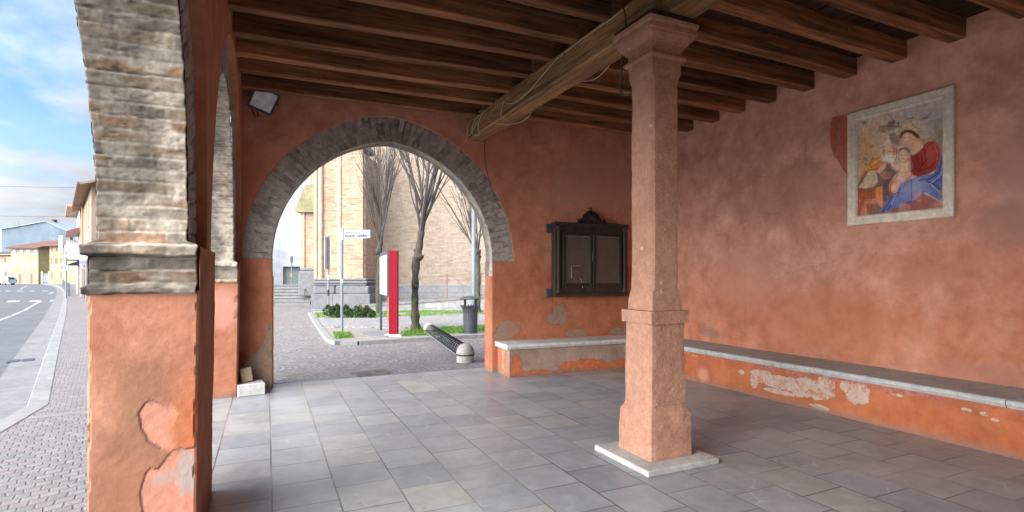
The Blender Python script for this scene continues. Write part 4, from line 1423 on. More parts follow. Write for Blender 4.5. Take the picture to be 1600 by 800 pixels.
mb.build('handle', M_dgrey, cab)
# carved crest: leaf fans and a small finial
mb = MB()
outl = []
for i in range(41):
    a = math.pi * i / 40
    rr = 0.205 * (1 + 0.06 * math.cos(a * 14)) * (0.86 + 0.2 * abs(math.sin(a)) ** 2)
    outl.append(BW(4.985 - 1.0 * rr * math.cos(a), -0.11, Z1 - 0.015 + rr * math.sin(a) * 0.98))
mb.prism(outl, tuple(np.array(BW(0, 0.06, 0)) - np.array(BW(0, 0, 0))))
for i in range(9):
    a = math.pi * (i + 0.5) / 9
    mb.tube([BW(4.985 - r_ * math.cos(a), -0.115 - 0.02 * math.sin(r_ * 16), Z1 + r_ * math.sin(a)) for r_ in (0.03, 0.08, 0.13, 0.18)], [0.012, 0.02, 0.024, 0.01], 7)
for s in (-1, 1):
    mb.tube([BW(4.985 + s * q, -0.115, z) for q, z in ((0.2, Z1 + 0.0), (0.25, Z1 + 0.02), (0.24, Z1 + 0.06), (0.2, Z1 + 0.06))], [0.02, 0.022, 0.018, 0.01], 7)
mb.lathe([(0.02, 0), (0.028, 0.02), (0.012, 0.045), (0.02, 0.06), (0.002, 0.085)], BW(4.985, -0.08, Z1 + 0.19), 10)
mb.build('carved_crest', M_darkwood, cab)
for zc in (Z1 - 0.1, Z0 + 0.06):
    mb = MB()
    mb.rbox(H0 - 0.11, -0.035, zc - 0.07, H0 - 0.005, 0.01, zc + 0.07, 0.006, M=BW)
    mb.build('wall_bracket', M_dgrey, cab)

# ------------------------------------------------------------------ floodlight
fl_o = at(412, 6.9, zat(157, 6.9))
fld = thing('floodlight', 'black floodlight with pale glass tilted down in the corner above the arch', 'floodlight', fl_o)
fc = np.array(at(412, 6.9, zat(157, 6.9)))
ua = 0.25 * RT + 0.2 * FW + np.array([0, 0, -0.095])
ub = 0.18 * RT - 0.104 * FW + np.array([0, 0, 0.255])
ua /= np.linalg.norm(ua)
ub /= np.linalg.norm(ub)
nrm = np.cross(ua, ub)
FL = lambda a, q, d: tuple(fc + a * ua + q * ub + d * nrm)
mb = MB()
prof = [(0.0, 0.155, 0.155), (-0.04, 0.155, 0.155), (-0.06, 0.145, 0.145), (-0.2, 0.11, 0.11), (-0.24, 0.08, 0.08)]
rows = []
for d, a, q in prof:
    c_ = 0.02
    rows.append([FL(x, y, d) for x, y in ((-a + c_, -q), (a - c_, -q), (a, -q + c_), (a, q - c_), (a - c_, q), (-a + c_, q), (-a, q - c_), (-a, -q + c_))])
mb.grid(np.array(rows), closed=True)
mb.add(rows[-1], [tuple(range(8))])
inner = [FL(x, y, 0.0) for x, y in ((-0.13, -0.13), (0.13, -0.13), (0.13, 0.13), (-0.13, 0.13))]
inner2 = [FL(x, y, -0.014) for x, y in ((-0.13, -0.13), (0.13, -0.13), (0.13, 0.13), (-0.13, 0.13))]
r0 = rows[0]
mb.add(r0 + inner + inner2, [(0, 1, 9, 8), (1, 2, 9), (2, 3, 10, 9), (3, 4, 10), (4, 5, 11, 10), (5, 6, 11), (6, 7, 8, 11), (7, 0, 8), (8, 9, 13, 12), (9, 10, 14, 13), (10, 11, 15, 14), (11, 8, 12, 15)])
for i in range(5):
    x = -0.1 + i * 0.05
    mb.box(x - 0.004, 0.06, -0.2, x + 0.004, 0.11, -0.06, M=FL)
mb.build('housing', M_black, fld)
mb = MB()
mb.box(-0.129, -0.129, -0.02, 0.129, 0.129, -0.010, M=FL)
mb.build('glass', M_lens, fld)
mb = MB()
mb.tube([FL(-0.18, 0, -0.07), FL(-0.18, 0.0, -0.24), FL(0, 0.0, -0.27), FL(0.18, 0, -0.24), FL(0.18, 0, -0.07)], 0.012, 6)
mb.tube([FL(0, 0, -0.27), BW(-0.05, -0.1, 3.74), BW(-0.08, 0.01, 3.75)], 0.016, 6)
mb.tube([FL(-0.05, -0.1, -0.12), BW(0.0, -0.2, 3.56), BW(-0.05, -0.03, 3.6), BW(-0.1, 0.0, 3.72)], 0.007, 6)
mb.build('bracket', M_black, fld)

# ------------------------------------------------------------------ loose cables
mb = MB()


def smooth_path(pts, m=8):
    P = np.array(pts, float)
    out = []
    for i in range(len(P) - 1):
        p0, p1, p2, p3 = P[max(i - 1, 0)], P[i], P[i + 1], P[min(i + 2, len(P) - 1)]
        for k in range(m):
            t = k / m
            out.append(0.5 * ((2 * p1) + (-p0 + p2) * t + (2 * p0 - 5 * p1 + 4 * p2 - p3) * t * t + (-p0 + 3 * p1 - 3 * p2 + p3) * t ** 3))
    out.append(P[-1])
    return out


GX0, GX1 = 2.855, 3.145
for pts in ([(GX0, 3.75, 3.80), (GX0 - 0.01, 4.2, 3.80), (GX0, 4.6, 3.81), (GX0 - 0.01, 5.0, 3.78), (GX0 - 0.015, 5.35, 3.70), (GX0 - 0.02, 5.6, 3.64), (GX0 - 0.015, 5.9, 3.62), (GX0, 6.2, 3.68), (GX0, 6.35, 3.76)],
            [(GX0 - 0.01, 6.95, 3.80), (GX0 - 0.02, 6.85, 3.68), (GX0 - 0.01, 6.72, 3.58), (2.95, 6.62, 3.54), (3.08, 6.5, 3.53), (GX1 + 0.01, 6.3, 3.55), (GX1 + 0.01, 6.05, 3.64), (GX1, 5.9, 3.74)],
            [(GX0 - 0.01, 6.3, 3.74), (GX0 - 0.02, 6.36, 3.66), (GX0 - 0.01, 6.4, 3.58), (2.92, 6.42, 3.545), (3.0, 6.5, 3.545)],
            [(GX0, 7.15, 3.81), (GX0 - 0.05, 7.25, 3.74), (GX0 - 0.07, 7.3, 3.62), (GX0 - 0.04, 7.32, 3.55), (GX0 + 0.02, 7.25, 3.54), (GX0 - 0.02, 7.2, 3.62), (GX0 - 0.03, 7.1, 3.72), (GX0, 7.0, 3.80)],
            [(GX0 - 0.03, 7.3, 3.80), (GX0 - 0.09, 7.36, 3.72), (GX0 - 0.1, 7.42, 3.6), (GX0 - 0.06, 7.45, 3.56), (GX0 - 0.03, 7.3, 3.66), (GX0 - 0.01, 7.2, 3.8)],
            [(GX1, 5.2, 3.7), (GX1 + 0.03, 5.0, 3.62), (GX1 + 0.05, 4.75, 3.57), (GX1 + 0.03, 4.5, 3.6), (GX1, 4.35, 3.68)]):
    mb.tube(smooth_path(pts), 0.0055, 6)
mb.tube(smooth_path([(GX0 - 0.06, 7.44, 3.56), (2.72, 7.6, 3.42), BW(2.6, -0.012, 3.3)]), 0.003, 5)
cb2 = mb.build('loose_cable', M_cable, None, smooth=True)
tag(cb2, 'loose beige cables looped round the girder and tangled at its far end', 'cable')
mb = MB()
mb.tube(smooth_path([(2.83, 3.80, 3.83), (2.80, 3.72, 3.7), (2.79, 3.70, 3.56), (2.79, 3.74, 3.40), (2.80, 3.78, 3.22), (2.815, 3.81, 3.10), (2.82, 3.76, 3.04), (2.83, 3.68, 3.03)]), 0.007, 6)
hc_ = mb.build('hanging_cable', M_darkcable, None, smooth=True)
tag(hc_, 'dark cable loop hanging down beside the column head', 'cable')
mb = MB()
mb.tube(smooth_path([BW(3.15, -0.014, 3.57), BW(3.17, -0.012, 3.2), BW(3.3, -0.012, 2.75), BW(3.42, -0.012, 2.55)]), 0.005, 5)
wc = mb.build('wall_cable', M_darkcable, None, smooth=True)
tag(wc, 'thin dark cable running down the end wall below the girder end', 'cable')

# ------------------------------------------------------------------ loose stones in the corner
mb = MB()
c0, s0 = math.cos(R(8)), math.sin(R(8))
SM = lambda a, q, z: (-0.245 + a * c0 - q * s0, 7.50 + a * s0 + q * c0, z)
mb.rbox(0, -0.03, 0.0, 0.315, 0.24, 0.145, 0.008, M=SM)
sb = mb.build('stone_block', M_slabw)
tag(sb, 'pale cut stone block lying on the floor in the arch corner', 'stone block')
mb = MB()
t0 = math.radians(8)
BM = lambda a, q, z: SM(0.045 + a * math.cos(t0) + z * math.sin(t0) * -1 + 0.02, 0.12 + q, 0.147 + z * math.cos(t0) + a * math.sin(t0))
mb.rbox(0, 0, 0, 0.13, 0.06, 0.175, 0.006, M=BM)
M_tanstone = stone('tan_stone', (0.40, 0.30, 0.21), (0.32, 0.24, 0.165), 7, 0.9, 0.4, 0.006)
bk = mb.build('loose_brick', M_tanstone)
tag(bk, 'tan brick leaning upright on top of the pale stone block', 'brick')
# ------------------------------------------------------------------ ground
def struct(name, mb, mat, **kw):
    o = mb.build(name, mat, **kw)
    o['kind'] = 'structure'
    return o


ZP, ZR = -0.02, -0.13
mb = MB()
mb.quad((-900, -400, ZR), (900, -400, ZR), (900, 1200, ZR), (-900, 1200, ZR))
struct('road', mb, M_asphalt)
KERB = [(-2.25, -60), (-2.25, 4.0), (-2.26, 6.8), (-2.25, 8.1), (-3.9, 14.7), (-6.9, 26.8)] + [gnd(*q, ZP)[:2] for q in ((105, 466), (105, 460), (102.5, 454), (97, 449), (88, 445.3), (70, 443.6))]


def offset(line, o):
    out = []
    L = [np.array(p, float) for p in line]
    for i, p in enumerate(L):
        t = L[min(i + 1, len(L) - 1)] - L[max(i - 1, 0)]
        t /= np.linalg.norm(t)
        out.append(tuple(p + o * np.array([t[1], -t[0]])))
    return out


def strip(line, o0, o1, z0, z1, mb, step=0.0):
    A, B = offset(line, o0), offset(line, o1)
    for i in range(len(A) - 1):
        p = [(*A[i], z0), (*A[i + 1], z0), (*A[i + 1], z1), (*A[i], z1), (*B[i], z0), (*B[i + 1], z0), (*B[i + 1], z1), (*B[i], z1)]
        mb.add(p, [(0, 1, 2, 3), (3, 2, 6, 7), (7, 6, 5, 4)])


mb = MB()
inner = offset(KERB, 0.0)
mb.prism([(x, y, -0.4) for x, y in inner] + [(60, 130, -0.4), (60, -60, -0.4)], (0, 0, 0.4 + ZP))
struct('pavement', mb, M_walk)
mb = MB()


def subdiv(line, ln):
    out = []
    for (x0, y0), (x1, y1) in zip(line[:-1], line[1:]):
        n = max(1, int(math.hypot(x1 - x0, y1 - y0) / ln))
        out += [(x0 + (x1 - x0) * i / n, y0 + (y1 - y0) * i / n) for i in range(n)]
    return out + [line[-1]]


KS = subdiv(KERB[1:], 1.0)
for i in range(len(KS) - 1):
    a, q = np.array(KS[i]), np.array(KS[i + 1])
    t = (q - a) / np.linalg.norm(q - a)
    n = np.array([-t[1], t[0]])
    a, q = a + t * 0.004, q - t * 0.004
    p = [a, q, q + n * 0.2, a + n * 0.2]
    mb.prism([(*e, -0.35) for e in p], (0, 0, 0.35 + ZP + 0.006 + random.uniform(-1, 1) * 0.002))
struct('kerb', mb, M_kerb, bevel=0.012)
mb = MB()
for i in range(0, len(KS) - 1):
    a, q = np.array(KS[i]), np.array(KS[i + 1])
    t = (q - a) / np.linalg.norm(q - a)
    n = np.array([-t[1], t[0]])
    a, q = a + t * 0.003, q - t * 0.003
    p = [a + n * 0.203, q + n * 0.203, q + n * 0.68, a + n * 0.68]
    mb.prism([(*e, -0.35) for e in p], (0, 0, 0.35 + ZR + 0.012 + random.uniform(-1, 1) * 0.002))
struct('gutter', mb, M_gutter)
# street drain in the gutter
dr = thing('street_drain', 'small grey iron drain grate set in the roadside gutter', 'drain', (-3.75, 12.9, ZR))
mb = MB()
t = np.array([-0.238, 0.971])
n = np.array([-t[1], t[0]])
b0 = np.array([-3.62, 13.2]) + n * 0.25
for i in range(2):
    p = [b0 + t * 0.02 + n * (0.02 + 0.21 * i), b0 + t * 0.4 + n * (0.02 + 0.21 * i), b0 + t * 0.4 + n * (0.19 + 0.21 * i), b0 + t * 0.02 + n * (0.19 + 0.21 * i)]
    mb.prism([(*e, ZR) for e in p], (0, 0, 0.022))
mb.build('grate', M_dgrey, dr)


# pale stone line across the pavement
mb = MB()
a, q = gnd(60, 652), gnd(140, 641)
mb.prism([(-2.24, 7.36, ZP), (-0.7, 7.52, ZP), (-0.7, 7.62, ZP), (-2.24, 7.46, ZP)], (0, 0, 0.005))
struct('pavement_strip', mb, M_kerb)

# piazza paving (in front of the end arch): fans of setts over the pavement base
mb = MB()
mb.quad((-1.2, 8.62, ZP + 0.004), (30, 6.8, ZP + 0.004), (30, 60, ZP + 0.004), (-6.0, 60, ZP + 0.004), (-6.0, 26.0, ZP + 0.004))
struct('piazza', mb, M_plaza)
# threshold strip between slabs and setts
mb = MB()
mb.prism([BW(-0.6, 0.37, -0.2), BW(6.6, 0.37, -0.2), BW(6.6, 0.62, -0.2), BW(-0.6, 0.62, -0.2)], (0, 0, 0.19))
struct('threshold', mb, M_gutter)

# drain grate in the setts
dg = thing('drain_grate', 'rusty slotted drain grate sunk in the setts outside the arch', 'drain', gnd(572, 584))
mb = MB()
g0 = np.array(gnd(545, 583.5))
g1 = np.array(gnd(600, 577.5))
ud = (g1 - g0) / np.linalg.norm(g1 - g0)
vd = np.array([-ud[1], ud[0], 0])
if vd[1] > 0:
    vd = -vd
L_ = np.linalg.norm(g1 - g0)
for i in range(5):
    s = 0.0 + i * 0.1
    p = [g0 + ud * 0.0 + vd * s, g0 + ud * L_ + vd * s, g0 + ud * L_ + vd * (s + 0.04), g0 + vd * (s + 0.04)]
    mb.prism([(e[0], e[1], ZP + 0.004) for e in p], (0, 0, 0.006))
for f in (0, 0.5, 0.97):
    p = [g0 + ud * L_ * f, g0 + ud * (L_ * f + 0.03), g0 + ud * (L_ * f + 0.03) + vd * 0.44, g0 + ud * L_ * f + vd * 0.44]
    mb.prism([(e[0], e[1], ZP + 0.004) for e in p], (0, 0, 0.005))
M_rustg = plain('rusty_iron', (0.13, 0.10, 0.085), 0.8, var=0.3)
mb.build('grate', M_rustg, dg)

# road markings
mb = MB()


def mark(*pix, z=ZR + 0.004):
    mb.quad(*[gnd(u, v, z) for u, v in pix])


for q in ((9, 470.5, 20, 470.5), (44, 470, 18, 470), (76, 469.5, 18, 469.5)):
    u, v0, wd, _ = q
    mark((u, v0 + 2), (u + wd, v0 + 1.4), (u + wd + 3, v0 - 1.3), (u + 4, v0 - 0.9))
for u in (-8, 8, 26, 45, 65):
    mark((u, 455.4), (u + 10, 455.2), (u + 9.5, 454.1), (u + 1, 454.2))
c0_ = [(-20, 506.5), (0, 500.5), (20, 493), (40, 484.5), (56, 475), (66, 470.6)]
for (a0, b0), (a1, b1) in zip(c0_[:-1], c0_[1:]):
    mark((a0, b0 + 1.0), (a1, b1 + 0.6), (a1 - 1.5, b1 - 0.6), (a0 - 3, b0 - 1.0))
mark((28, 452.8), (33, 451.8), (44, 446.4), (41, 446.4))
mark((75, 460), (82, 458.5), (86, 455.5), (79, 457))
mk = mb.build('road_markings', M_paint)
mk['kind'] = 'structure'

# ------------------------------------------------------------------ planted bed in front of the church
ZB = 0.075
bedk = [gnd(*q, ZB)[:2] for q in ((487, 487), (502, 507), (517, 525), (523, 529.5), (533, 532), (560, 531.5), (640, 527), (760, 520.5), (830, 516.5))]
back = [C(6.5, 22.2, 0)[:2], C(-8.2, 22.2, 0)[:2]]
mb = MB()
mb.prism([(*p, -0.3) for p in bedk + back], (0, 0, 0.3 + ZB - 0.03))
M_soil = stone('bed_soil', (0.30, 0.27, 0.23), (0.22, 0.20, 0.165), 3, 0.95, 0.5, 0.01)
struct('bed_ground', mb, M_soil)
mb = MB()
KB = subdiv(bedk, 1.0)
for i in range(len(KB) - 1):
    a, q = np.array(KB[i]), np.array(KB[i + 1])
    t = (q - a) / np.linalg.norm(q - a)
    n = np.array([t[1], -t[0]])
    p = [a - n * 0.0, q - n * 0.0, q + n * 0.15, a + n * 0.15]
    mb.prism([(*e, -0.3) for e in p], (0, 0, 0.3 + ZB))
struct('bed_kerb', mb, M_kerb, bevel=0.01)
mb = MB()
pth = [gnd(*q, ZB) for q in ((507, 510), (640, 518.5 - 7), (830, 505), (830, 489), (760, 490.5), (640, 494), (497, 497.5))]
mb.prism([(x, y, ZB - 0.1) for x, y, _ in pth], (0, 0, 0.098))
struct('bed_path', mb, M_pebble)
mb = MB()
el = [gnd(594 + 28 * math.cos(t), 520 + 4.6 * math.sin(t), ZB) for t in np.linspace(0, 2 * math.pi, 28, endpoint=False)]
mb.prism([(x, y, ZB - 0.1) for x, y, _ in el], (0, 0, 0.088))
struct('bare_ground', mb, M_gutter)

M_grass, nt, b = material('grass', 0.7, spec=0.2)
gn = noise(nt, pos(nt), 2.5, 4, 0.6)
gr = N(nt, 'ObjectInfo').outputs['Random']
setc(nt, b, mix(nt, mapr(nt, gn, 0.3, 0.7), (0.075, 0.16, 0.022), (0.12, 0.235, 0.04)))
b.inputs['Subsurface Weight'].default_value = 0.0


def grass(name_lab, poly, dens, h=0.06):
    P = np.array([p[:2] for p in poly])
    mb = MB()
    lo, hi = P.min(0), P.max(0)
    rnd = np.random.RandomState(len(poly) + int(dens))
    n = int(dens * (hi[0] - lo[0]) * (hi[1] - lo[1]))
    pts = lo + (hi - lo) * rnd.rand(n, 2)
    ins = np.zeros(n, bool)
    for i in range(len(P)):
        (x0, y0), (x1, y1) = P[i], P[(i + 1) % len(P)]
        ins ^= ((y0 > pts[:, 1]) != (y1 > pts[:, 1])) & (pts[:, 0] < (x1 - x0) * (pts[:, 1] - y0) / (y1 - y0 + 1e-12) + x0)
    pts = pts[ins]
    keep = fbm(pts[:, 0] * 1.6, pts[:, 1] * 1.6, 5, 4) > 0.40
    pts = pts[keep]
    vs, fs = [], []
    for x, y in pts:
        a = rnd.rand() * 6.28
        hh = h * (0.5 + rnd.rand())
        lx, ly = (rnd.rand(2) - 0.5) * 0.07
        dx, dy = 0.011 * math.cos(a), 0.011 * math.sin(a)
        k = len(vs)
        vs += [(x - dx, y - dy, ZB - 0.03), (x + dx, y + dy, ZB - 0.03), (x + lx, y + ly, ZB - 0.03 + hh)]
        fs.append((k, k + 1, k + 2))
    mb.add(vs, fs)
    o = mb.build('grass', M_grass)
    tag(o, name_lab, 'grass', None, 'stuff')


grass('long strip of bright grass between the pebbled path and the ramp wall', [gnd(*q, ZB) for q in ((498, 497), (640, 493.5), (760, 490), (830, 488), (830, 480), (640, 484.5), (490, 487))], 420, 0.05)
grass('bright tuft of grass at the rounded corner of the bed', [gnd(*q, ZB) for q in ((524, 527), (531, 529), (551, 526), (546, 517), (520, 517))], 1500, 0.07)
grass('patchy grass around the nearest tree between totem and litter bin', [gnd(*q, ZB) for q in ((624, 524), (700, 521), (830, 514), (830, 507), (700, 511), (628, 514))], 1000, 0.07)

# ------------------------------------------------------------------ church
DCH = 26.0
BRC = [(0.27, 0.2, 0.15), (0.315, 0.25, 0.19), (0.29, 0.225, 0.165), (0.33, 0.27, 0.215), (0.245, 0.18, 0.13), (0.315, 0.255, 0.197)]
M_church = brickmat('church_brick', BRC, (0.255, 0.215, 0.17), 0.29, 0.085, stain=0.3)
M_butt = brickmat('buttress_brick', [(0.28, 0.195, 0.13), (0.335, 0.25, 0.17), (0.315, 0.23, 0.15), (0.32, 0.15, 0.10), (0.35, 0.275, 0.2), (0.335, 0.26, 0.185)], (0.31, 0.255, 0.19), 0.29, 0.085,
                  dirt=(0.23, 0.19, 0.12), stain=0.3)
M_trim = stone('cream_moulding', (0.45, 0.375, 0.265), (0.36, 0.285, 0.19), 3, 0.85, 0.3, 0.006)
M_plinth = stone('grey_plinth', (0.175, 0.177, 0.18), (0.125, 0.127, 0.13), 2.5, 0.85, 0.6, 0.01)
M_ashlar = brickmat('grey_ashlar', [(0.185, 0.188, 0.19), (0.225, 0.228, 0.23), (0.205, 0.205, 0.203)], (0.15, 0.15, 0.15), 0.75, 0.3, ms=0.012)
M_moss = stone('mossy_stone', (0.17, 0.16, 0.085), (0.29, 0.25, 0.15), 4, 0.95, 0.7, 0.02)
M_render = stone('white_render', (0.37, 0.395, 0.41), (0.34, 0.36, 0.375), 0.8, 0.9, 0.15, 0.004)
M_concrete = stone('step_stone', (0.21, 0.21, 0.205), (0.16, 0.16, 0.157), 2, 0.85, 0.4, 0.006)

ch = thing('church', 'large church of pale buff brick with corner buttress and grey stone base', 'church', C(-2, DCH, 0))
rx = lambda u, d: (u - 800) / 843 * d
mb = MB()
mb.box(rx(566, DCH), DCH, 0.9, 14, DCH + 8, 15, M=C)
mb.build('wall', M_church, ch)
mb = MB()
mb.box(rx(566, DCH), DCH - 0.12, -0.2, 14, DCH + 1, 1.02, M=C)
mb.prism([C(rx(566, DCH), DCH - 0.12, 1.02), C(rx(566, DCH), DCH + 0.02, 1.1), C(rx(566, DCH), DCH + 0.2, 1.02)], tuple(np.array(C(14, 0, 0)) - np.array(C(rx(566, DCH), 0, 0))))
mb.build('stone_base', M_ashlar, ch)
# corner buttress in front
DBt = 23.6
bt = MB()
r0, r1, r2, r3 = rx(489, DBt), rx(529, DBt), rx(563, DBt), rx(575, DBt)
bt.box(rx(497, DBt), DBt + 0.1, 1.37, rx(570, DBt), DCH + 2.5, 6.85, M=C)
bt.box(rx(535, DBt), DBt - 0.05, 1.37, rx(567.5, DBt), DBt + 0.3, 7.1, M=C)
bto = bt.build('buttress', M_butt, ch)
mb = MB()
for (u, dd, ztop, rr) in ((492, 0.15, 6.7, 0.095), (500.5, 0.05, 6.75, 0.1), (531, 0.0, 7.1, 0.115)):
    r = rx(u, DBt)
    mb.tube([C(r, DBt + dd, 1.36), C(r, DBt + dd, ztop)], rr, 10)
mb.build('corner_moulding', M_trim, bto)
mb = MB()
mb.rbox(rx(490, DBt), DBt + 0.0, 6.85, rx(538, DBt), DBt + 1.5, 7.0, 0.02, M=C)
mb.rbox(rx(530, DBt), DBt - 0.18, 7.05, rx(572, DBt), DBt + 1.5, 7.3, 0.02, M=C)
mb.prism([C(rx(528, DBt), DBt - 0.22, 7.3), C(rx(574, DBt), DBt - 0.22, 7.3), C(rx(570, DBt), DBt + 1.2, 8.1), C(rx(533, DBt), DBt + 1.2, 8.1)], (0, 0, 0.1))
mb.build('coping', M_plinth, bto)
# its base: two stages and rounded mouldings
mb = MB()
PL = lambda u: rx(u, DBt - 0.1)
mb.rbox(PL(479), DBt + 0.9, -0.1, PL(500), DBt + 3, 0.75, 0.03, M=C)
mb.rbox(PL(486), DBt - 0.12, -0.1, PL(521), DBt + 1.2, 0.72, 0.03, M=C)
mb.rbox(PL(521.5), DBt - 0.2, -0.1, PL(579), DBt + 2, 0.72, 0.03, M=C)
mb.rbox(PL(489), DBt - 0.02, 0.72, PL(522), DBt + 1.2, 1.06, 0.04, M=C)
mb.rbox(PL(524), DBt - 0.1, 0.72, PL(576), DBt + 2, 1.06, 0.04, M=C)
mb.rbox(PL(482), DBt + 0.95, 0.75, PL(495), DBt + 3, 1.06, 0.04, M=C)
for z, o in ((1.06, 0.0), (1.16, 0.05), (1.28, 0.0)):
    mb.rbox(PL(490) - o, DBt - 0.04 - o, z, PL(528), DBt + 1.2, z + 0.11, 0.03, M=C)
    mb.rbox(PL(526) - o, DBt - 0.1 - o, z + 0.003, PL(572.5) + o, DBt + 2, z + 0.113, 0.03, M=C)
mb.rbox(PL(476), DBt - 0.45, -0.1, PL(583), DBt + 3, 0.06, 0.02, M=C)
mb.build('buttress_base', M_plinth, bto)
# second, farther buttress with a mossy sloped head
D2 = 29.0
mb = MB()
mb.box(rx(473, D2), D2, 1.9, rx(515, D2), D2 + 3, 5.0, M=C)
mb.box(rx(478.5, D2), D2 + 0.5, 4.5, rx(515, D2), D2 + 3, 9.0, M=C)
b2 = mb.build('buttress', M_butt, ch)
b2['label'] = 'farther buttress with a mossy sloped head'
mb = MB()
for u, z1 in ((471.5, 4.95), (475.0, 4.95)):
    mb.tube([C(rx(u, D2), D2, 1.9), C(rx(u, D2), D2, z1)], 0.085, 8)
for u in (480, 484, 487):
    mb.tube([C(rx(u, D2), D2 + 0.5, 5.4), C(rx(u, D2), D2 + 0.5, 9.0)], 0.085, 8)
mb.build('corner_moulding', M_trim, b2)
mb = MB()
a_, q_ = rx(464.5, D2), rx(496, D2)
mb.prism([C(a_, D2 - 0.25, 4.9), C(a_ - 0.05, D2 - 0.25, 5.12), C(a_ + 0.08, D2 - 0.25, 5.22), C(a_ + 0.1, D2 - 0.25, 5.38), C(rx(479, D2), D2 - 0.25, 6.35), C(q_, D2 - 0.25, 6.4), C(q_, D2 - 0.25, 4.9)],
         tuple(np.array(C(0, 1.4, 0)) - np.array(C(0, 0, 0))))
mb.build('sloped_head', M_moss, b2)
mb = MB()
mb.rbox(rx(468, D2), D2 - 0.2, 0.4, rx(500, D2), D2 + 3, 1.75, 0.06, M=C)
mb.rbox(rx(470, D2), D2 - 0.1, 1.75, rx(500, D2), D2 + 3, 1.92, 0.05, M=C)
mb.build('buttress_base', M_plinth, b2)
# rainwater pipe in the corner
dpipe = MB()
pts = [(577, 12), (576.4, 3.0), (576.4, 2.55)]
r_ = rx(573.5, 25.6)
dpipe.tube(smooth_path([C(r_ - 0.05, 25.75, 2.9), C(r_ + 0.1, 25.72, 2.8), C(r_ + 0.32, 25.7, 2.72), C(r_ + 0.40, 25.7, 2.5), C(r_ + 0.40, 25.7, 0.9)], 5), 0.1, 8)
M_pipe = plain('brown_pipe', (0.045, 0.032, 0.03), 0.5)
dpipe.build('drainpipe', M_pipe, ch)
mb = MB()
mb.tube([C(rx(567.5, 24.4), 24.2, 2.7), C(rx(567.5, 24.4), 24.2, 8)], 0.05, 8)
mb.build('lightning_conductor', M_pipe, ch)

# steps and white building behind
st = thing('stone_steps', 'flight of pale grey stone steps rising to the white building', 'steps', C(rx(455, 29), 29, 0))
mb = MB()
nst = 6
for i in range(nst):
    zt_s = 0.005 + (i + 1) * 0.163
    mb.rbox(rx(400, 29), 28.64 + i * 0.42, -0.3, rx(484, 28.6), 36 + i * 0.003, zt_s - 0.05, 0.004, M=C)
    mb.rbox(rx(400, 29) - 0.01, 28.58 + i * 0.42, zt_s - 0.049, rx(484, 28.6) + 0.01, 36 + i * 0.003, zt_s, 0.008, M=C)
mb.build('treads', M_concrete, st)
mb = MB()
for a in (0, 1):
    q0, q1 = C(rx(476, 28.7) + 0.0 + 0.75 * a, 28.7 + 1.6 * a, 0), C(rx(481, 28.7) + 0.25 + 1.0 * a, 31.5 + 1.6 * a, 0)
    zb0, zb1 = 0.75 + 0.75 * a, 1.65 + 0.75 * a
    mb.tube([(q0[0], q0[1], zb0), (q1[0], q1[1], zb1)], 0.03, 6)
    mb.tube([(q0[0], q0[1], zb0 - 0.9), (q0[0], q0[1], zb0)], 0.022, 6)
    mb.tube([(q1[0], q1[1], zb1 - 0.9), (q1[0], q1[1], zb1)], 0.022, 6)
mb.build('handrail', M_dgrey, st)
wbd = thing('white_building', 'plain white rendered building with a grey recessed garage opening beside the church', 'building', C(rx(455, 38), 38, 0))
mb = MB()
DW = 38.0
g0, g1 = rx(442, DW), rx(471, DW)
zg0, zg1 = 0.9, zat(416.5, DW)
mb.box(rx(380, DW), DW, -0.2, g0, DW + 6, 8.6, M=C)
mb.box(g1, DW, -0.2, rx(520, DW), DW + 6, 8.6, M=C)
mb.box(g0, DW, zg1, g1, DW + 6, 8.6, M=C)
mb.build('wall', M_render, wbd)
mb = MB()
mb.box(g0 - 0.05, DW + 0.35, -0.2, g1 + 0.05, DW + 0.5, zg1 + 0.1, M=C)
for i in range(7):
    mb.box(g0, DW + 0.325, zg0 + 0.03 + i * 0.2, g1, DW + 0.351, zg0 + 0.2 + i * 0.2, M=C)
M_gdoor = plain('garage_grey', (0.155, 0.17, 0.165), 0.6, var=0.15, scale=2)
mb.build('garage_door', M_gdoor, wbd)
mb = MB()
mb.rbox(rx(380, DW) - 0.3, DW - 0.5, 8.6, rx(520, DW), DW + 6, 8.85, 0.02, M=C)
mb.build('roof', stone('roof_tiles_dark', (0.22, 0.11, 0.08), (0.16, 0.085, 0.065), 4), wbd)
mb = MB()
mb.box(rx(475.3, DW), DW - 0.02, zat(300, DW), rx(482, DW), DW + 0.05, zat(293, DW), M=C)
mb.build('window', M_board, wbd)

# ------------------------------------------------------------------ ramp with low wall and railing along the church
DRm = 22.4
ramp_w = thing('ramp_wall', 'low grey stone ramp wall with pale coping along the church', 'wall', C(-3, DRm, 0))
x0, x1 = rx(560, DRm), 9.0
zr = lambda r: 0.25 + (r - rx(590, DRm)) * 0.076
mb = MB()
mb.prism([C(x0, DRm, -0.1), C(x1, DRm, -0.1), C(x1, DRm, zr(x1)), C(x0, DRm, zr(x0))], tuple(np.array(C(0, 0.3, 0)) - np.array(C(0, 0, 0))))
M_rwall = brickmat('ramp_wall_stone', [(0.22, 0.215, 0.205), (0.29, 0.28, 0.265), (0.26, 0.25, 0.235)], (0.18, 0.175, 0.165), 0.5, 0.22, ms=0.01)
mb.build('wall', M_rwall, ramp_w)
mb = MB()
mb.prism([C(x0, DRm - 0.04, zr(x0)), C(x1, DRm - 0.04, zr(x1)), C(x1, DRm - 0.04, zr(x1) + 0.1), C(x0, DRm - 0.04, zr(x0) + 0.1)], tuple(np.array(C(0, 0.4, 0)) - np.array(C(0, 0, 0))))
mb.build('coping', M_concrete, ramp_w)
rail = thing('railing', 'thin rusty railing of crossed bars and flat posts on the ramp wall', 'railing', C(-3, DRm + 0.15, 0))
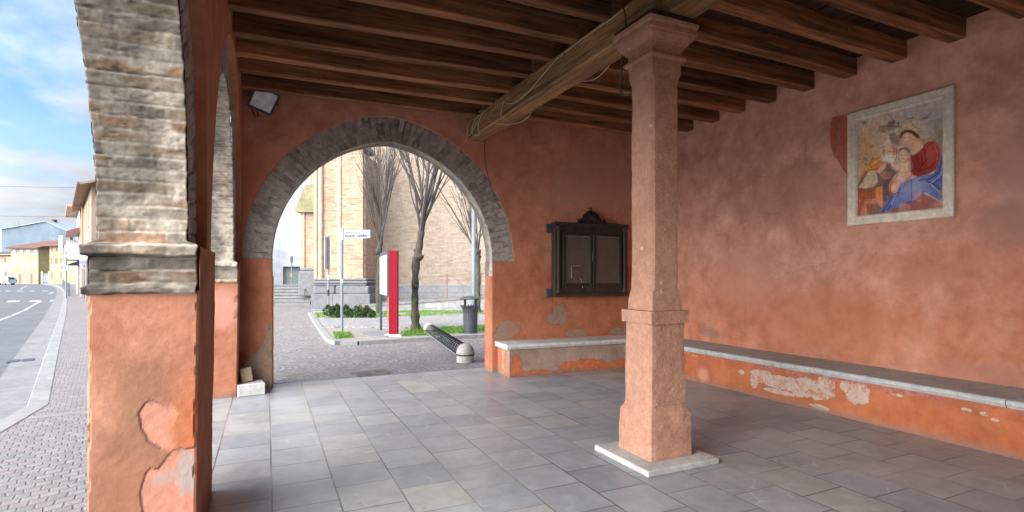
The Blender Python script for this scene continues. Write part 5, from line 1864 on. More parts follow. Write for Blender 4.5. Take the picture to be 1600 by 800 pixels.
M_rail = plain('rust_brown_metal', (0.17, 0.12, 0.10), 0.7, var=0.25)
posts = [rx(u, DRm) for u in (645 - 53, 645, 697, 697 + 58, 697 + 116, 697 + 174)]
posts = [rx(697, DRm) + k * 1.42 for k in (-2, -1, 0, 1, 2, 3)]
zt_ = lambda r: zr(r) + 0.1
for r in posts:
    mb = MB()
    mb.rbox(r - 0.04, DRm + 0.11, zt_(r), r + 0.04, DRm + 0.19, zt_(r) + 1.02, 0.01, M=C)
    mb.build('post', M_rail, rail)
mb = MB()
for r0, r1 in zip(posts[:-1], posts[1:]):
    rm = (r0 + r1) / 2
    z0, z1, zm = zt_(r0), zt_(r1), zt_(rm) + 0.48
    D_ = DRm + 0.15
    for pts in ([(r0 + 0.04, z0 + 0.93), (r0 + 0.3, z0 + 0.90), (rm - 0.08, zm + 0.02), (rm + 0.08, zm + 0.02), (r1 - 0.3, z1 + 0.90), (r1 - 0.04, z1 + 0.93)],
                [(r0 + 0.04, z0 + 0.04), (r0 + 0.3, z0 + 0.07), (rm - 0.08, zm - 0.02), (rm + 0.08, zm - 0.02), (r1 - 0.3, z1 + 0.07), (r1 - 0.04, z1 + 0.04)],
                [(r0 + 0.04, z0 + 0.94), (r1 - 0.04, z1 + 0.94)], [(r0 + 0.04, z0 + 0.03), (r1 - 0.04, z1 + 0.03)]):
        mb.tube([C(a, D_, z) for a, z in pts], 0.013, 5)
mb.build('bars', M_rail, rail)


# ------------------------------------------------------------------ trees (bare, pollarded)
M_bark, nt, b = material('bark', 0.95, spec=0.1)
p = pos(nt)
bn = noise(nt, scl(nt, p, (1, 1, 0.25)), 22, 6, 0.7)
bm = noise(nt, p, 5, 4, 0.6)
c = mix(nt, mapr(nt, bn, 0.3, 0.7), (0.03, 0.026, 0.023), (0.085, 0.073, 0.064))
c = mix(nt, mth(nt, 'MULTIPLY', mapr(nt, bm, 0.5, 0.62), mapr(nt, sep(nt, p)[2], 0.6, 2.2, 0.9, 0.0)), c, (0.085, 0.12, 0.03))
setc(nt, b, c)
bump(nt, b, bn, 0.8, 0.02)
M_twig = plain('twig_bark', (0.055, 0.045, 0.04), 0.9)


def tree(loc, trunk, rads, nb, blen, spread, label, seed, r0=0.05, knots=(), origin_frac=0.55, tw=0.006, lean=(0, 0), sub=7):
    rnd = random.Random(seed)
    t = thing('bare_tree', label, 'tree', loc, 'bare trees before the church')
    L0 = np.array(loc, float)
    mb = MB()
    P = smooth_path([tuple(L0 + np.array(q)) for q in trunk], 5)
    zz_ = np.array([q[2] for q in P])
    rr = np.interp(zz_, [L0[2] + q[2] for q in trunk], rads)
    rr = [r * (1 + 0.12 * math.sin(i * 1.9 + seed) + 0.08 * rnd.uniform(-1, 1)) for i, r in enumerate(rr)]
    mb.tube(P, rr, 12)
    for (kz, ka, kr) in knots:
        i = int(np.argmin(np.abs(zz_ - (L0[2] + kz))))
        q = np.array(P[i])
        dv = np.array([math.cos(ka), math.sin(ka), 0.25])
        mb.tube([q, q + dv * rr[i] * 0.9, q + dv * (rr[i] + kr * 0.8)], [kr, kr, kr * 0.35], 8)
    mb.build('trunk', M_bark, t, smooth=True)
    cr = MB()
    top = np.array(P[-1])

    def branch(p, d, ln, r, lev):
        n = 6
        pts, rs = [p], [r]
        q = p.copy()
        for i in range(n):
            d = d + np.array([rnd.uniform(-1, 1), rnd.uniform(-1, 1), rnd.uniform(-0.3, 0.9)]) * (0.085 if lev < 2 else 0.13) + np.array([0, 0, 0.045])
            d /= np.linalg.norm(d)
            q = q + d * ln / n
            pts.append(q.copy())
            rs.append(max(tw, r * (1 - 0.8 * (i + 1) / n)))
        cr.tube(pts, rs, 6 if lev < 1 else 4, cap=False)
        if lev >= 2:
            return
        k = sub if lev == 0 else 3
        for j in range(k):
            i = rnd.randint(1, n - 1)
            a = rnd.uniform(0, 6.28)
            side = np.cross(d, [math.cos(a), math.sin(a), 0.2])
            side /= np.linalg.norm(side) + 1e-9
            nd = (pts[i + 1] - pts[i]) / np.linalg.norm(pts[i + 1] - pts[i]) * 0.9 + side * rnd.uniform(0.25, 0.5)
            nd /= np.linalg.norm(nd)
            branch(np.array(pts[i]), nd, ln * rnd.uniform(0.4, 0.62) * (1 - 0.05 * i), rs[i] * 0.62, lev + 1)
    for k in range(nb):
        a = 2 * math.pi * (k + rnd.uniform(-0.3, 0.3)) / nb
        i = int(len(P) * rnd.uniform(origin_frac, 0.99))
        base = np.array(P[min(i, len(P) - 1)]) if k > nb // 2 else top - np.array([0, 0, rnd.uniform(0, 0.25)])
        s = spread * rnd.uniform(0.45, 1.1)
        d = np.array([math.cos(a) * s + lean[0], math.sin(a) * s + lean[1], 1.0])
        branch(base, d / np.linalg.norm(d), blen * rnd.uniform(0.75, 1.15), r0 * rnd.uniform(0.7, 1.1), 0)
    cr.build('crown', M_twig, t)
    return t


ZT = ZB - 0.04
tree(at(650, 14.4, ZT), [(0, 0, -0.1), (-0.01, 0, 0.12), (-0.03, 0, 0.6), (-0.02, 0, 1.3), (0.0, 0, 1.85), (0.06, 0, 2.05), (0.13, 0.02, 2.5), (0.2, 0.02, 3.0), (0.22, 0.02, 3.35)],
     [0.18, 0.125, 0.10, 0.094, 0.115, 0.10, 0.085, 0.078, 0.07], 8, 2.9, 0.55, 'gnarled bare tree with a forked crown beside the red totem and bike rack', 5, r0=0.055, knots=((1.95, -0.8, 0.10), (2.1, 2.4, 0.08), (1.2, -1.6, 0.05)),
     origin_frac=0.75, sub=5)
tree(at(592, 20.9, ZT), [(0, 0, -0.1), (0.0, 0, 0.3), (-0.02, 0, 1.2), (0.03, 0, 2.0), (0.0, 0, 2.4), (0.06, 0, 2.75), (0.1, 0, 3.3)],
     [0.15, 0.12, 0.098, 0.105, 0.125, 0.085, 0.065], 13, 4.2, 0.33, 'bare tree with many upright shoots behind the map board', 12, r0=0.04, knots=((2.3, -2.4, 0.09), (2.2, 0.5, 0.08)), origin_frac=0.7, sub=5)
tree(at(746, 21.2, ZT), [(0, 0, -0.1), (0, 0, 0.5), (0.03, 0, 1.6), (0.0, 0, 2.1), (0.02, 0, 2.5)], [0.15, 0.12, 0.10, 0.11, 0.13], 6, 4.0, 0.4,
     'slim bare tree partly hidden by the lamp post and litter bin', 23, r0=0.04, knots=((2.35, -2.0, 0.08), (2.2, 0.2, 0.08)), origin_frac=0.8, lean=(-0.25, 0.05), sub=6)

# ------------------------------------------------------------------ shrubs
M_leaf, nt, b = material('shrub_leaf', 0.55, spec=0.35)
ln_ = noise(nt, pos(nt), 9, 4, 0.7)
setc(nt, b, mix(nt, mapr(nt, ln_, 0.3, 0.7), (0.022, 0.045, 0.016), (0.06, 0.10, 0.03)))
M_leafy, nt, b = material('yellowed_leaf', 0.6, spec=0.3)
ln_ = noise(nt, pos(nt), 9, 4, 0.7)
setc(nt, b, mix(nt, mapr(nt, ln_, 0.3, 0.7), (0.10, 0.10, 0.02), (0.36, 0.22, 0.035)))
shr = [(512, 491, 0.30, 0), (527, 486, 0.27, 0), (519, 493, 0.30, 0), (530, 494, 0.24, 0), (541, 488.5, 0.28, 0), (546, 494, 0.24, 0), (556, 494, 0.32, 0), (562, 489, 0.27, 2), (566, 494, 0.25, 0), (573, 492, 0.30, 1), (581, 494, 0.22, 0)]
sl_ = ['round dark green shrub at the left end of the bed row', 'small dark shrub behind the thin second post', 'round dark shrub right at the foot of the thin second post', 'little dark shrub left of the street sign pole',
       'dark shrub half hidden by the street sign pole', 'low dark shrub just right of the street sign pole', 'tallest dark green shrub in the middle of the bed row', 'shrub tipped with orange and yellow leaves in the bed row', 'low dark shrub in front of the orange tipped one',
       'bushy shrub with some yellowed leaves near the right of the bed row', 'smallest dark shrub at the right end of the bed row']
for k, (u, v, h, yel) in enumerate(shr):
    h *= 0.82
    g = gnd(u, v + 3.5, ZB - 0.03)
    s = thing('shrub', sl_[k], 'shrub', g, 'small shrubs in the bed')
    rnd = random.Random(40 + k)
    lf, ly, stm = MB(), MB(), MB()
    for j in range(7):
        a = rnd.uniform(0, 6.28)
        stm.tube([(g[0], g[1], g[2]), (g[0] + math.cos(a) * 0.1, g[1] + math.sin(a) * 0.1, g[2] + h * rnd.uniform(0.8, 1.4))], [0.008, 0.003], 4)
    for j in range(420):
        a, e = rnd.uniform(0, 6.28), rnd.uniform(-0.9, 1.57)
        r_ = rnd.uniform(0.45, 1.0) ** 0.5 * (1 + 0.25 * math.sin(3 * a + k) * math.cos(2 * e))
        q = np.array([g[0] + math.cos(a) * math.cos(e) * r_ * h * 0.68, g[1] + math.sin(a) * math.cos(e) * r_ * h * 0.68, g[2] + h * 0.75 + math.sin(e) * r_ * h * 0.8])
        ax = np.array([rnd.gauss(0, 1) for _ in range(3)])
        ax /= np.linalg.norm(ax)
        bx = np.cross(ax, [0.3, 0.5, 0.8])
        bx /= np.linalg.norm(bx)
        L2 = 0.042
        tgt = ly if (yel == 2 and rnd.random() < 0.5 or yel == 1 and rnd.random() < 0.15) and e > 0.3 else lf
        tgt.add([q - ax * L2, q + bx * L2 * 0.45, q + ax * L2, q - bx * L2 * 0.45], [(0, 1, 2, 3)])
    lf.build('foliage', M_leaf, s)
    if ly.v:
        o = ly.build('yellow_leaves', M_leafy, s)
    stm.build('stem', M_twig, s)

# ------------------------------------------------------------------ street furniture of the piazza
# street name sign
d = 13.9
sg = thing('street_name_sign', 'white street name plate with black lettering on a galvanised pole', 'street sign', at(533.5, d, ZT))
mb = MB()
pb = np.array(at(534.2, d, 0))
mb.tube([(pb[0], pb[1], ZT - 0.1), (pb[0], pb[1], zat(359, d))], 0.035, 12)
mb.build('pole', M_lgrey, sg)
mb = MB()
mb.tube([(pb[0], pb[1], zat(375, d)), (pb[0], pb[1], zat(357, d))], 0.045, 12)
mb.build('clamp', M_white, sg)
mb = MB()
mb.tube([(pb[0], pb[1], zat(442, d)), (pb[0], pb[1], zat(436, d))], 0.039, 12)
mb.build('sticker', M_white, sg)
sdv = np.array([RT[0] * 0.98 + FW[0] * -0.2, RT[1] * 0.98 + FW[1] * -0.2, 0])   # plate comes slightly toward the loggia
sdv /= np.linalg.norm(sdv)
snv = np.array([sdv[1], -sdv[0], 0])
zs0 = zat(373, d)
SG = lambda a, q, e=0.0: tuple(pb + sdv * (0.05 + a) + snv * e + np.array([0, 0, zs0 + q]))
M_plate = plain('sign_plate', (0.215, 0.24, 0.265), 0.4, var=0.05)
M_ink = plain('black_lettering', (0.015, 0.017, 0.02), 0.6)
mb = MB()
mb.rbox(0.0, -0.012, -0.0, 0.75, 0.012, 0.225, 0.004, M=lambda a, e, q: SG(a, q, e))
pl_ = mb.build('plate', M_plate, sg)
mb = MB()
for a0, q0, a1, q1 in ((0, 0, 0.75, 0.008), (0, 0.217, 0.75, 0.225), (0, 0.008, 0.008, 0.217), (0.742, 0.008, 0.75, 0.217)):
    mb.box(a0, 0.0125, q0, a1, 0.0145, q1, M=lambda a, e, q: SG(a, q, e))
mb.build('rim', M_dgrey, pl_)
for body_, size_, x_, q_, bo_ in (('Riccardo Castellani', 0.082, 0.045, 0.045, 0.0035), ('insegnante e scrittore', 0.045, 0.05, 0.145, 0.001), ('via', 0.05, 0.62, 0.145, 0.001)):
    mb = MB()
    text_mesh(mb, body_, size_, lambda x, y: SG(x_ + x * 0.98, q_ + y, 0.0135), bold=bo_)
    mb.build('lettering', M_ink, pl_)

# second thin post with a blade seen edge-on
d = 21.5
pp = thing('sign_post', 'thin grey post with a narrow upright sign seen edge-on before the buttress', 'sign post', at(513, d, ZT))
p0 = np.array(at(513, d, 0))
mb = MB()
mb.tube([(p0[0], p0[1], ZT - 0.1), (p0[0], p0[1], zat(368, d))], 0.035, 10)
mb.build('pole', M_lgrey, pp)
mb = MB()
PM = lambda a, e, q: tuple(p0 + FW * a + RT * e + np.array([0, 0, q]))
mb.rbox(-0.3, -0.055, zat(420, d), 0.3, -0.035, zat(370, d), 0.004, M=PM)
mb.build('sign_blade', M_white, pp)
mb = MB()
mb.tube([(p0[0], p0[1], zat(462, d)), (p0[0], p0[1], zat(453, d))], 0.045, 10)
mb.build('dark_band', M_black, pp)
mb = MB()
mb.tube([(p0[0], p0[1], zat(437, d)), (p0[0], p0[1], zat(430, d))], 0.04, 10)
mb.build('sticker', M_white, pp)

# parking meter-like post on the top of the steps
d = 33.0
pm = thing('marker_post', 'slim grey post with a small box and orange band at the top of the steps', 'post', at(455, d, 0.98))
p0 = np.array(at(455.5, d, 0))
mb = MB()
mb.tube([(p0[0], p0[1], 0.95), (p0[0], p0[1], zat(405, d))], 0.035, 8)
mb.build('pole', M_lgrey, pm)
mb = MB()
mb.rbox(-0.06, -0.05, zat(410.5, d), 0.06, 0.05, zat(400.5, d), 0.01, M=lambda a, e, q: tuple(p0 + RT * a + FW * e + np.array([0, 0, q])))
mb.build('box', M_dgrey, pm)
mb = MB()
mb.tube([(p0[0], p0[1], zat(432, d)), (p0[0], p0[1], zat(428, d))], 0.042, 8)
mb.build('orange_band', plain('orange_reflector', (0.7, 0.25, 0.08), 0.5), pm)

# red information totem with map board
d = 13.0
tot = thing('information_totem', 'red upright totem with a pale map board hung on its left side', 'information board', at(614, d, ZT))
pa, pb_ = np.array(at(607.0, d, 0)), np.array(at(595.0, 14.45, 0))
ax = (pb_ - pa) / np.linalg.norm(pb_ - pa)
nx_ = np.array([ax[1], -ax[0], 0])
if nx_ @ RT > 0:
    nx_ = -nx_                      # towards the street side
TM = lambda a, e, q: tuple(pa + ax * a + nx_ * e + np.array([0, 0, q]))
ztop, zbt = zat(391.5, d), ZT + 0.05
rc = np.array(at(614.2, d, 0))
mb = MB()
mb.rbox(-0.105, 0.0, zbt, 0.105, 0.14, ztop, 0.004, M=lambda a, e, q: tuple(rc + RT * a + FW * e + np.array([0, 0, q])))
col_ = mb.build('red_column', M_red, tot)
RC = lambda a, e, q: tuple(rc + RT * a + FW * e + np.array([0, 0, q]))
for v0, v1 in ((421, 432), (440, 452), (463, 478), (486, 502)):
    mb = MB()
    mb.rbox(-0.135, 0.02, zat(v1, d), -0.106, 0.12, zat(v0, d), 0.003, M=RC)
    mb.build('side_bracket', M_pink, col_)
mb = MB()
mb.rbox(-0.1075, 0.01, zat(500, d), -0.1052, 0.13, zat(395, d), 0.001, M=RC)
mb.build('side_strip', M_red, col_)
mb = MB()
for v0, v1 in ((397, 401), (403, 405), (408, 416), (417.5, 418.5)):
    mb.box(-0.1095, 0.03, zat(v1, d), -0.108, 0.10, zat(v0, d), M=RC)
mb.build('side_lettering', M_white, col_)
mb = MB()
mb.rbox(-0.20, -0.08, ZT - 0.1, 0.22, 0.24, ZT + 0.055, 0.02, M=RC)
mb.build('footing', M_white, tot)
Lp = np.linalg.norm(pb_ - pa)
mb = MB()
mb.rbox(0.0, -0.03, zat(463, d), Lp, 0.03, zat(391.8, d) - 0.0, 0.005, M=TM)
pan = mb.build('map_board', M_dgrey, tot)
mb = MB()
mb.box(0.02, 0.031, zat(462, d), Lp - 0.03, 0.034, zat(398, d), M=TM)
M_sheet = plain('map_sheet', (0.33, 0.36, 0.38), 0.3, var=0.06, scale=3)
sh = mb.build('sheet', M_sheet, pan)
mats = [plain('map_teal', (0.24, 0.34, 0.36), 0.4, var=0.3, scale=12), plain('map_tan', (0.46, 0.38, 0.30), 0.4, var=0.25, scale=14), plain('map_ink', (0.16, 0.18, 0.2), 0.5), plain('map_grey', (0.44, 0.47, 0.5), 0.5)]
za, zz1 = zat(462, d), zat(398, d)
zl = lambda f: za + (zz1 - za) * f
mb = MB()
for (a0, a1, f0, f1, mi) in ((0.45, 0.85, 0.33, 0.68, 0), (0.9, 1.12, 0.47, 0.7, 1), (0.55, 0.8, 0.27, 0.32, 3), (0.1, 1.2, 0.9, 0.905, 3), (0.1, 1.25, 0.76, 0.84, 3)):
    mb.cur = mi
    mb.box(a0, 0.0345, zl(f0), a1, 0.036, zl(f1), M=TM)
rnd = random.Random(3)
mb.cur = 2
for i in range(12):
    a0 = 0.85 + rnd.uniform(0, 0.1)
    mb.box(a0, 0.0345, zl(0.42 - 0.02 * i), a0 + rnd.uniform(0.2, 0.35), 0.0357, zl(0.426 - 0.02 * i), M=TM)
for i in range(14):
    a0 = rnd.uniform(0.15, 1.2)
    f0 = rnd.uniform(0.72, 0.9)
    mb.box(a0, 0.0362, zl(f0), a0 + 0.03, 0.0372, zl(f0 + 0.012), M=TM)
mb.build('map_print', mats, sh)
mb = MB()
mb.rbox(Lp - 0.08, -0.03, ZT - 0.1, Lp, 0.03, zat(391.8, d), 0.004, M=TM)
mb.build('back_post', M_dgrey, tot)

# coil bike rack between two stone bollards
M_boll = stone('bollard_stone', (0.40, 0.385, 0.36), (0.28, 0.27, 0.25), 9, 0.9, 0.5, 0.008, grain=45)
bA, bB = np.array(gnd(727, 565.5, ZP)), np.array(gnd(671, 524, ZP))
rack = thing('bike_rack', 'black coil bike rack strung between two domed pale stone bollards', 'bike rack', tuple((bA + bB) / 2))
for c_ in (bA, bB):
    mb = MB()
    mb.lathe([(0.150, -0.06), (0.153, 0.02), (0.155, 0.14), (0.158, 0.17), (0.152, 0.205), (0.138, 0.245), (0.112, 0.285), (0.075, 0.312), (0.035, 0.325), (0.004, 0.328)], tuple(c_), 26)
    bo = mb.build('bollard', M_boll, rack, smooth=True)
    mb = MB()
    mb.tube([(c_[0] + 0.163 * math.cos(t), c_[1] + 0.163 * math.sin(t), c_[2] + 0.135) for t in np.linspace(0, 2 * math.pi, 29)], 0.011, 6)
    mb.build('band', M_black, bo)
dv = (bB - bA) / np.linalg.norm(bB - bA)
sv = np.array([-dv[1], dv[0], 0])
Lr = np.linalg.norm(bB - bA)
mb = MB()
nturn = 22
pts = []
for i in range(nturn * 14 + 1):
    t = i / 14 * 2 * math.pi
    s = 0.18 + (Lr - 0.36) * i / (nturn * 14)
    q = bA + dv * s + sv * 0.128 * math.cos(t)
    pts.append((q[0], q[1], bA[2] + 0.165 + 0.128 * math.sin(t)))
mb.tube(pts, 0.0105, 6)
mb.build('coil', M_black, rack, smooth=True)
mb = MB()
for s_ in (-1, 1):
    for z_ in (0.11,):
        mb.tube([bA + dv * 0.14 + sv * s_ * 0.135 + np.array([0, 0, z_]), bB - dv * 0.14 + sv * s_ * 0.135 + np.array([0, 0, z_])], 0.014, 6)
mb.build('rail', M_lgrey, rack)

# litter bin
d = 13.7
bc = np.array(at(735, d, ZP))
lb = thing('litter_bin', 'dark grey slatted litter bin with flared rim and flat round lid', 'litter bin', tuple(bc))
mb = MB()
mb.lathe([(0.21, 0.0), (0.21, 0.03)], tuple(bc), 24)
mb.build('base', M_lgrey, lb)
zt0 = zat(477, d) - ZP
mb = MB()
for i in range(22):
    a = 2 * math.pi * i / 22
    ca, sa = math.cos(a), math.sin(a)
    prof = [(0.175, 0.03), (0.178, 0.3), (0.185, zt0 - 0.2), (0.21, zt0 - 0.08), (0.255, zt0 - 0.01), (0.265, zt0)]
    wv = 0.019
    L_, R_ = [], []
    for r, z in prof:
        L_.append((bc[0] + r * ca - wv * sa, bc[1] + r * sa + wv * ca, bc[2] + z))
        R_.append((bc[0] + r * ca + wv * sa, bc[1] + r * sa - wv * ca, bc[2] + z))
    L2 = [(bc[0] + (r - 0.008) * ca - wv * sa, bc[1] + (r - 0.008) * sa + wv * ca, bc[2] + z) for r, z in prof]
    R2 = [(bc[0] + (r - 0.008) * ca + wv * sa, bc[1] + (r - 0.008) * sa - wv * ca, bc[2] + z) for r, z in prof]
    G = np.array([L_, R_, R2, L2]).transpose(1, 0, 2)
    mb.grid(G, closed=True)
    mb.add(G[-1], [(0, 1, 2, 3)])
for z in (0.05, 0.32, zt0 - 0.22):
    mb.lathe([(0.165, z), (0.182, z), (0.182, z + 0.02), (0.165, z + 0.02)], tuple(bc), 24)
mb.build('slats', M_dgrey, lb)
mb = MB()
mb.lathe([(0.15, 0.05), (0.155, zt0 - 0.12), (0.15, zt0 - 0.12), (0.145, 0.06)], tuple(bc), 20)
mb.build('liner', M_black, lb)
mb = MB()
zl0 = zat(467.5, d) - ZP
mb.lathe([(0.06, zl0 - 0.01), (0.265, zl0), (0.27, zl0 + 0.015), (0.22, zl0 + 0.05), (0.12, zl0 + 0.075), (0.01, zl0 + 0.085)], tuple(bc), 28)
mb.build('lid', M_dgrey, lb, smooth=False)
for s_ in (-1, 1):
    mb = MB()
    mb.rbox(s_ * 0.135 - 0.03, -0.02, zt0 - 0.3, s_ * 0.135 + 0.03, 0.02, zl0, 0.004, M=lambda a, e, q: tuple(bc + RT * a + FW * e + np.array([0, 0, q])))
    mb.build('lid_post', M_black, lb)

# lamp post
d = 15.5
lp = thing('lamp_post', 'tall pale grey lamp post rising behind the litter bin', 'lamp post', at(740, d, ZT))
p0 = np.array(at(740, d, 0))
mb = MB()
mb.tube([(p0[0], p0[1], ZT - 0.1), (p0[0], p0[1], 0.9), (p0[0], p0[1], 0.95), (p0[0], p0[1], 7.0)], [0.085, 0.085, 0.062, 0.05], 14)
mb.build('pole', M_lgrey, lp, smooth=True)
mb = MB()
mb.tube(smooth_path([(p0[0], p0[1], 6.9), (p0[0] - 0.2, p0[1], 7.2), (p0[0] - 0.8, p0[1], 7.3)]), 0.03, 8)
mb.rbox(-1.3, -0.12, 7.25, -0.75, 0.12, 7.36, 0.03, M=lambda a, e, q: (p0[0] + a, p0[1] + e, q))
mb.build('lamp_head', M_dgrey, lp)
# ------------------------------------------------------------------ the street to the left
def plain_wall(name, c1, c2, sc_=0.5):
    return stone(name, c1, c2, sc_, 0.9, 0.15, 0.004, grain=30)


M_roof = stone('red_roof_tiles', (0.19, 0.095, 0.075), (0.13, 0.07, 0.058), 2.2, 0.9, 0.6, 0.03)
M_glassd = plain('dark_window', (0.06, 0.055, 0.055), 0.25)
M_shutw = plain('grey_shutter', (0.48, 0.50, 0.52), 0.6)
M_shutp = plain('red_brown_shutter', (0.42, 0.24, 0.20), 0.6)
M_shutb = plain('brown_shutter', (0.16, 0.10, 0.075), 0.6)


def openings(parent, d, rects, mat, name='window', deep=0.12, off=0.03, frame=True):
    """windows: rects in photograph pixels on a plane at distance d"""
    for (u0, v0, u1, v1) in rects:
        r0, r1, z0, z1 = (u0 - 800) / 843 * d, (u1 - 800) / 843 * d, zat(v1, d), zat(v0, d)
        mb = MB()
        mb.box(r0, d - off, z0, r1, d + 0.05, z1, M=C)
        w_ = mb.build(name, mat, parent)
        if frame and name == 'window':
            fr = MB()
            e = 0.09
            for a in ((r0 - e, z0 - e, r1 + e, z0), (r0 - e, z1, r1 + e, z1 + e), (r0 - e, z0, r0, z1), (r1, z0, r1 + e, z1)):
                fr.box(a[0], d - off - 0.02, a[1], a[2], d + 0.05, a[3], M=C)
            fr.build('frame', M_white, w_)


D = 107.0
X = lambda u, d=D: (u - 800) / 843 * d
# yellow house
yh = thing('yellow_house', 'pale greenish yellow house with red hipped roof and four window columns', 'house', C(X(38), D, ZR))
mb = MB()
mb.box(X(17), D, -0.3, X(60), D + 9, zat(386, D), M=C)
mb.build('wall', plain_wall('greenish_yellow_wall', (0.315, 0.298, 0.20), (0.285, 0.27, 0.18)), yh)
mb = MB()
mb.prism([C(X(60.2), D + 0.2, -0.3), C(X(60.2), D + 0.2, zat(384.5, D)), C(X(77), D + 9, zat(384.5, D)), C(X(77), D + 9, -0.3)], (0.3, 0.5, 0))
mb.build('side_wall', plain_wall('ochre_side_wall', (0.33, 0.29, 0.16), (0.28, 0.25, 0.14)), yh)
mb = MB()
e0, e1, zt_e, zt_p = X(12), X(63), zat(387, D), zat(373.5, D)
mb.add([C(e0, D - 0.7, zt_e), C(e1, D - 0.7, zt_e), C(X(80), D + 9, zat(385, D)), C(e0, D + 9.5, zt_e), C(X(50), D + 4, zt_p), C(X(80), D + 5, zt_p),
        C(e0, D - 0.7, zt_e - 0.2), C(e1, D - 0.7, zt_e - 0.2), C(X(80), D + 9, zat(385, D) - 0.2), C(e0, D + 9.5, zt_e - 0.2)],
       [(0, 1, 5, 4), (1, 2, 5), (2, 3, 4, 5), (3, 0, 4), (6, 7, 1, 0), (7, 8, 2, 1), (9, 8, 7, 6), (8, 9, 3, 2), (9, 6, 0, 3)])
yr_ = mb.build('roof', M_roof, yh)
mb = MB()
mb.box(X(76.5), D + 4.5, zat(374, D), X(80.5), D + 5.2, zat(365, D), M=C)
mb.build('chimney', M_shutb, yr_)
openings(yh, D, [(u - 1.5, 391, u + 1.5, 397) for u in (22.5, 33.5, 44, 55.5)], M_shutw)
openings(yh, D, [(u - 1.5, 408.5, u + 1.5, 416) for u in (22.5, 33, 43.5, 55)], M_shutp)
openings(yh, D, [(21, 428, 24, 437)], M_shutp)
openings(yh, D, [(29, 428, 33, 443), (47, 428, 50.5, 443)], M_shutb, 'door')
# brighter yellow house to its right
y2 = thing('yellow_house', 'bright yellow house with brown shutters right of the greenish one', 'house', C(X(95), D - 4, ZR))
D2_ = D - 4
X2 = lambda u: X(u, D2_)
mb = MB()
mb.box(X2(77.5), D2_, -0.3, X2(125), D2_ + 9, zat(382, D2_), M=C)
mb.build('wall', plain_wall('bright_yellow_wall', (0.40, 0.35, 0.195), (0.37, 0.325, 0.18)), y2)
mb = MB()
mb.add([C(X2(68), D2_ - 0.8, zat(384, D2_)), C(X2(128), D2_ - 0.8, zat(382, D2_)), C(X2(128), D2_ + 5, zat(372, D2_)), C(X2(92), D2_ + 5, zat(372, D2_)),
        C(X2(68), D2_ - 0.8, zat(385.5, D2_)), C(X2(128), D2_ - 0.8, zat(383.5, D2_)), C(X2(128), D2_ + 9, zat(382, D2_)), C(X2(68), D2_ + 9, zat(384, D2_))],
       [(0, 1, 2, 3), (4, 5, 1, 0), (5, 4, 7, 6), (3, 2, 6, 7), (0, 3, 7), (1, 6, 2), (4, 0, 7), (5, 6, 1)])
y2r = mb.build('roof', M_roof, y2)
mb = MB()
mb.box(X2(92), D2_ + 4.5, zat(375, D2_), X2(96), D2_ + 5.4, zat(364, D2_), M=C)
mb.build('chimney', plain_wall('chimney_render', (0.6, 0.52, 0.4), (0.5, 0.44, 0.34)), y2r)
openings(y2, D2_, [(80.3, 386, 82.2, 393), (87.4, 386, 89.4, 393), (103, 386, 105, 393)], M_shutb, frame=False)
openings(y2, D2_, [(79.8, 402.5, 81.8, 412), (85.5, 402.5, 90, 412), (94.2, 402.5, 96.2, 412)], M_shutb, frame=False)
openings(y2, D2_, [(79.8, 425, 81.8, 435), (94.3, 425, 96.3, 435)], M_shutb, frame=False)
# gate between the yellow houses
gt = thing('courtyard_gate', 'grey metal gate in a low wall between the two yellow houses', 'gate', C(X(70), D - 2, ZR))
mb = MB()
mb.box(X(64, D - 2), D - 2, -0.3, X(66.5, D - 2), D - 1.6, zat(424, D - 2), M=C)
mb.box(X(75, D - 2), D - 2, -0.3, X(77, D - 2), D - 1.6, zat(424, D - 2), M=C)
mb.build('pillar', plain_wall('gate_pillar', (0.45, 0.42, 0.33), (0.4, 0.37, 0.3)), gt)
mb = MB()
for i in range(9):
    r = X(67 + i * 0.9, D - 2)
    mb.box(r, D - 1.9, -0.1, r + 0.08, D - 1.84, zat(427, D - 2), M=C)
mb.box(X(66.8, D - 2), D - 1.92, 0.3, X(75, D - 2), D - 1.85, 1.6, M=C)
mb.build('leaf', M_lgrey, gt)
# peach house at the left edge
ph = thing('peach_house', 'dull peach house with dark roof and brown windows at the far left of the street', 'house', C(X(5), D + 1, ZR))
D3 = D + 1.0
mb = MB()
mb.box(X(-60, D3), D3, -0.3, X(17.2, D3), D3 + 8, zat(397, D3), M=C)
mb.build('wall', plain_wall('peach_wall', (0.47, 0.36, 0.25), (0.42, 0.31, 0.22)), ph)
mb = MB()
mb.add([C(X(-62, D3), D3 - 0.7, zat(399, D3)), C(X(17.5, D3), D3 - 0.7, zat(399, D3)), C(X(17.5, D3), D3 + 4, zat(392, D3)), C(X(-62, D3), D3 + 4, zat(392, D3)),
        C(X(17.5, D3), D3 + 8.5, zat(399, D3)), C(X(-62, D3), D3 + 8.5, zat(399, D3))], [(0, 1, 2, 3), (3, 2, 4, 5), (0, 5, 4, 1), (1, 4, 2), (0, 3, 5)])
mb.build('roof', stone('dark_roof_tiles', (0.12, 0.09, 0.08), (0.08, 0.065, 0.06), 2), ph)
openings(ph, D3, [(6.5, 403, 9.5, 410), (6.8, 424, 11, 432), (-12, 403, -9, 410), (-12, 424, -9, 432)], M_shutb, frame=False)
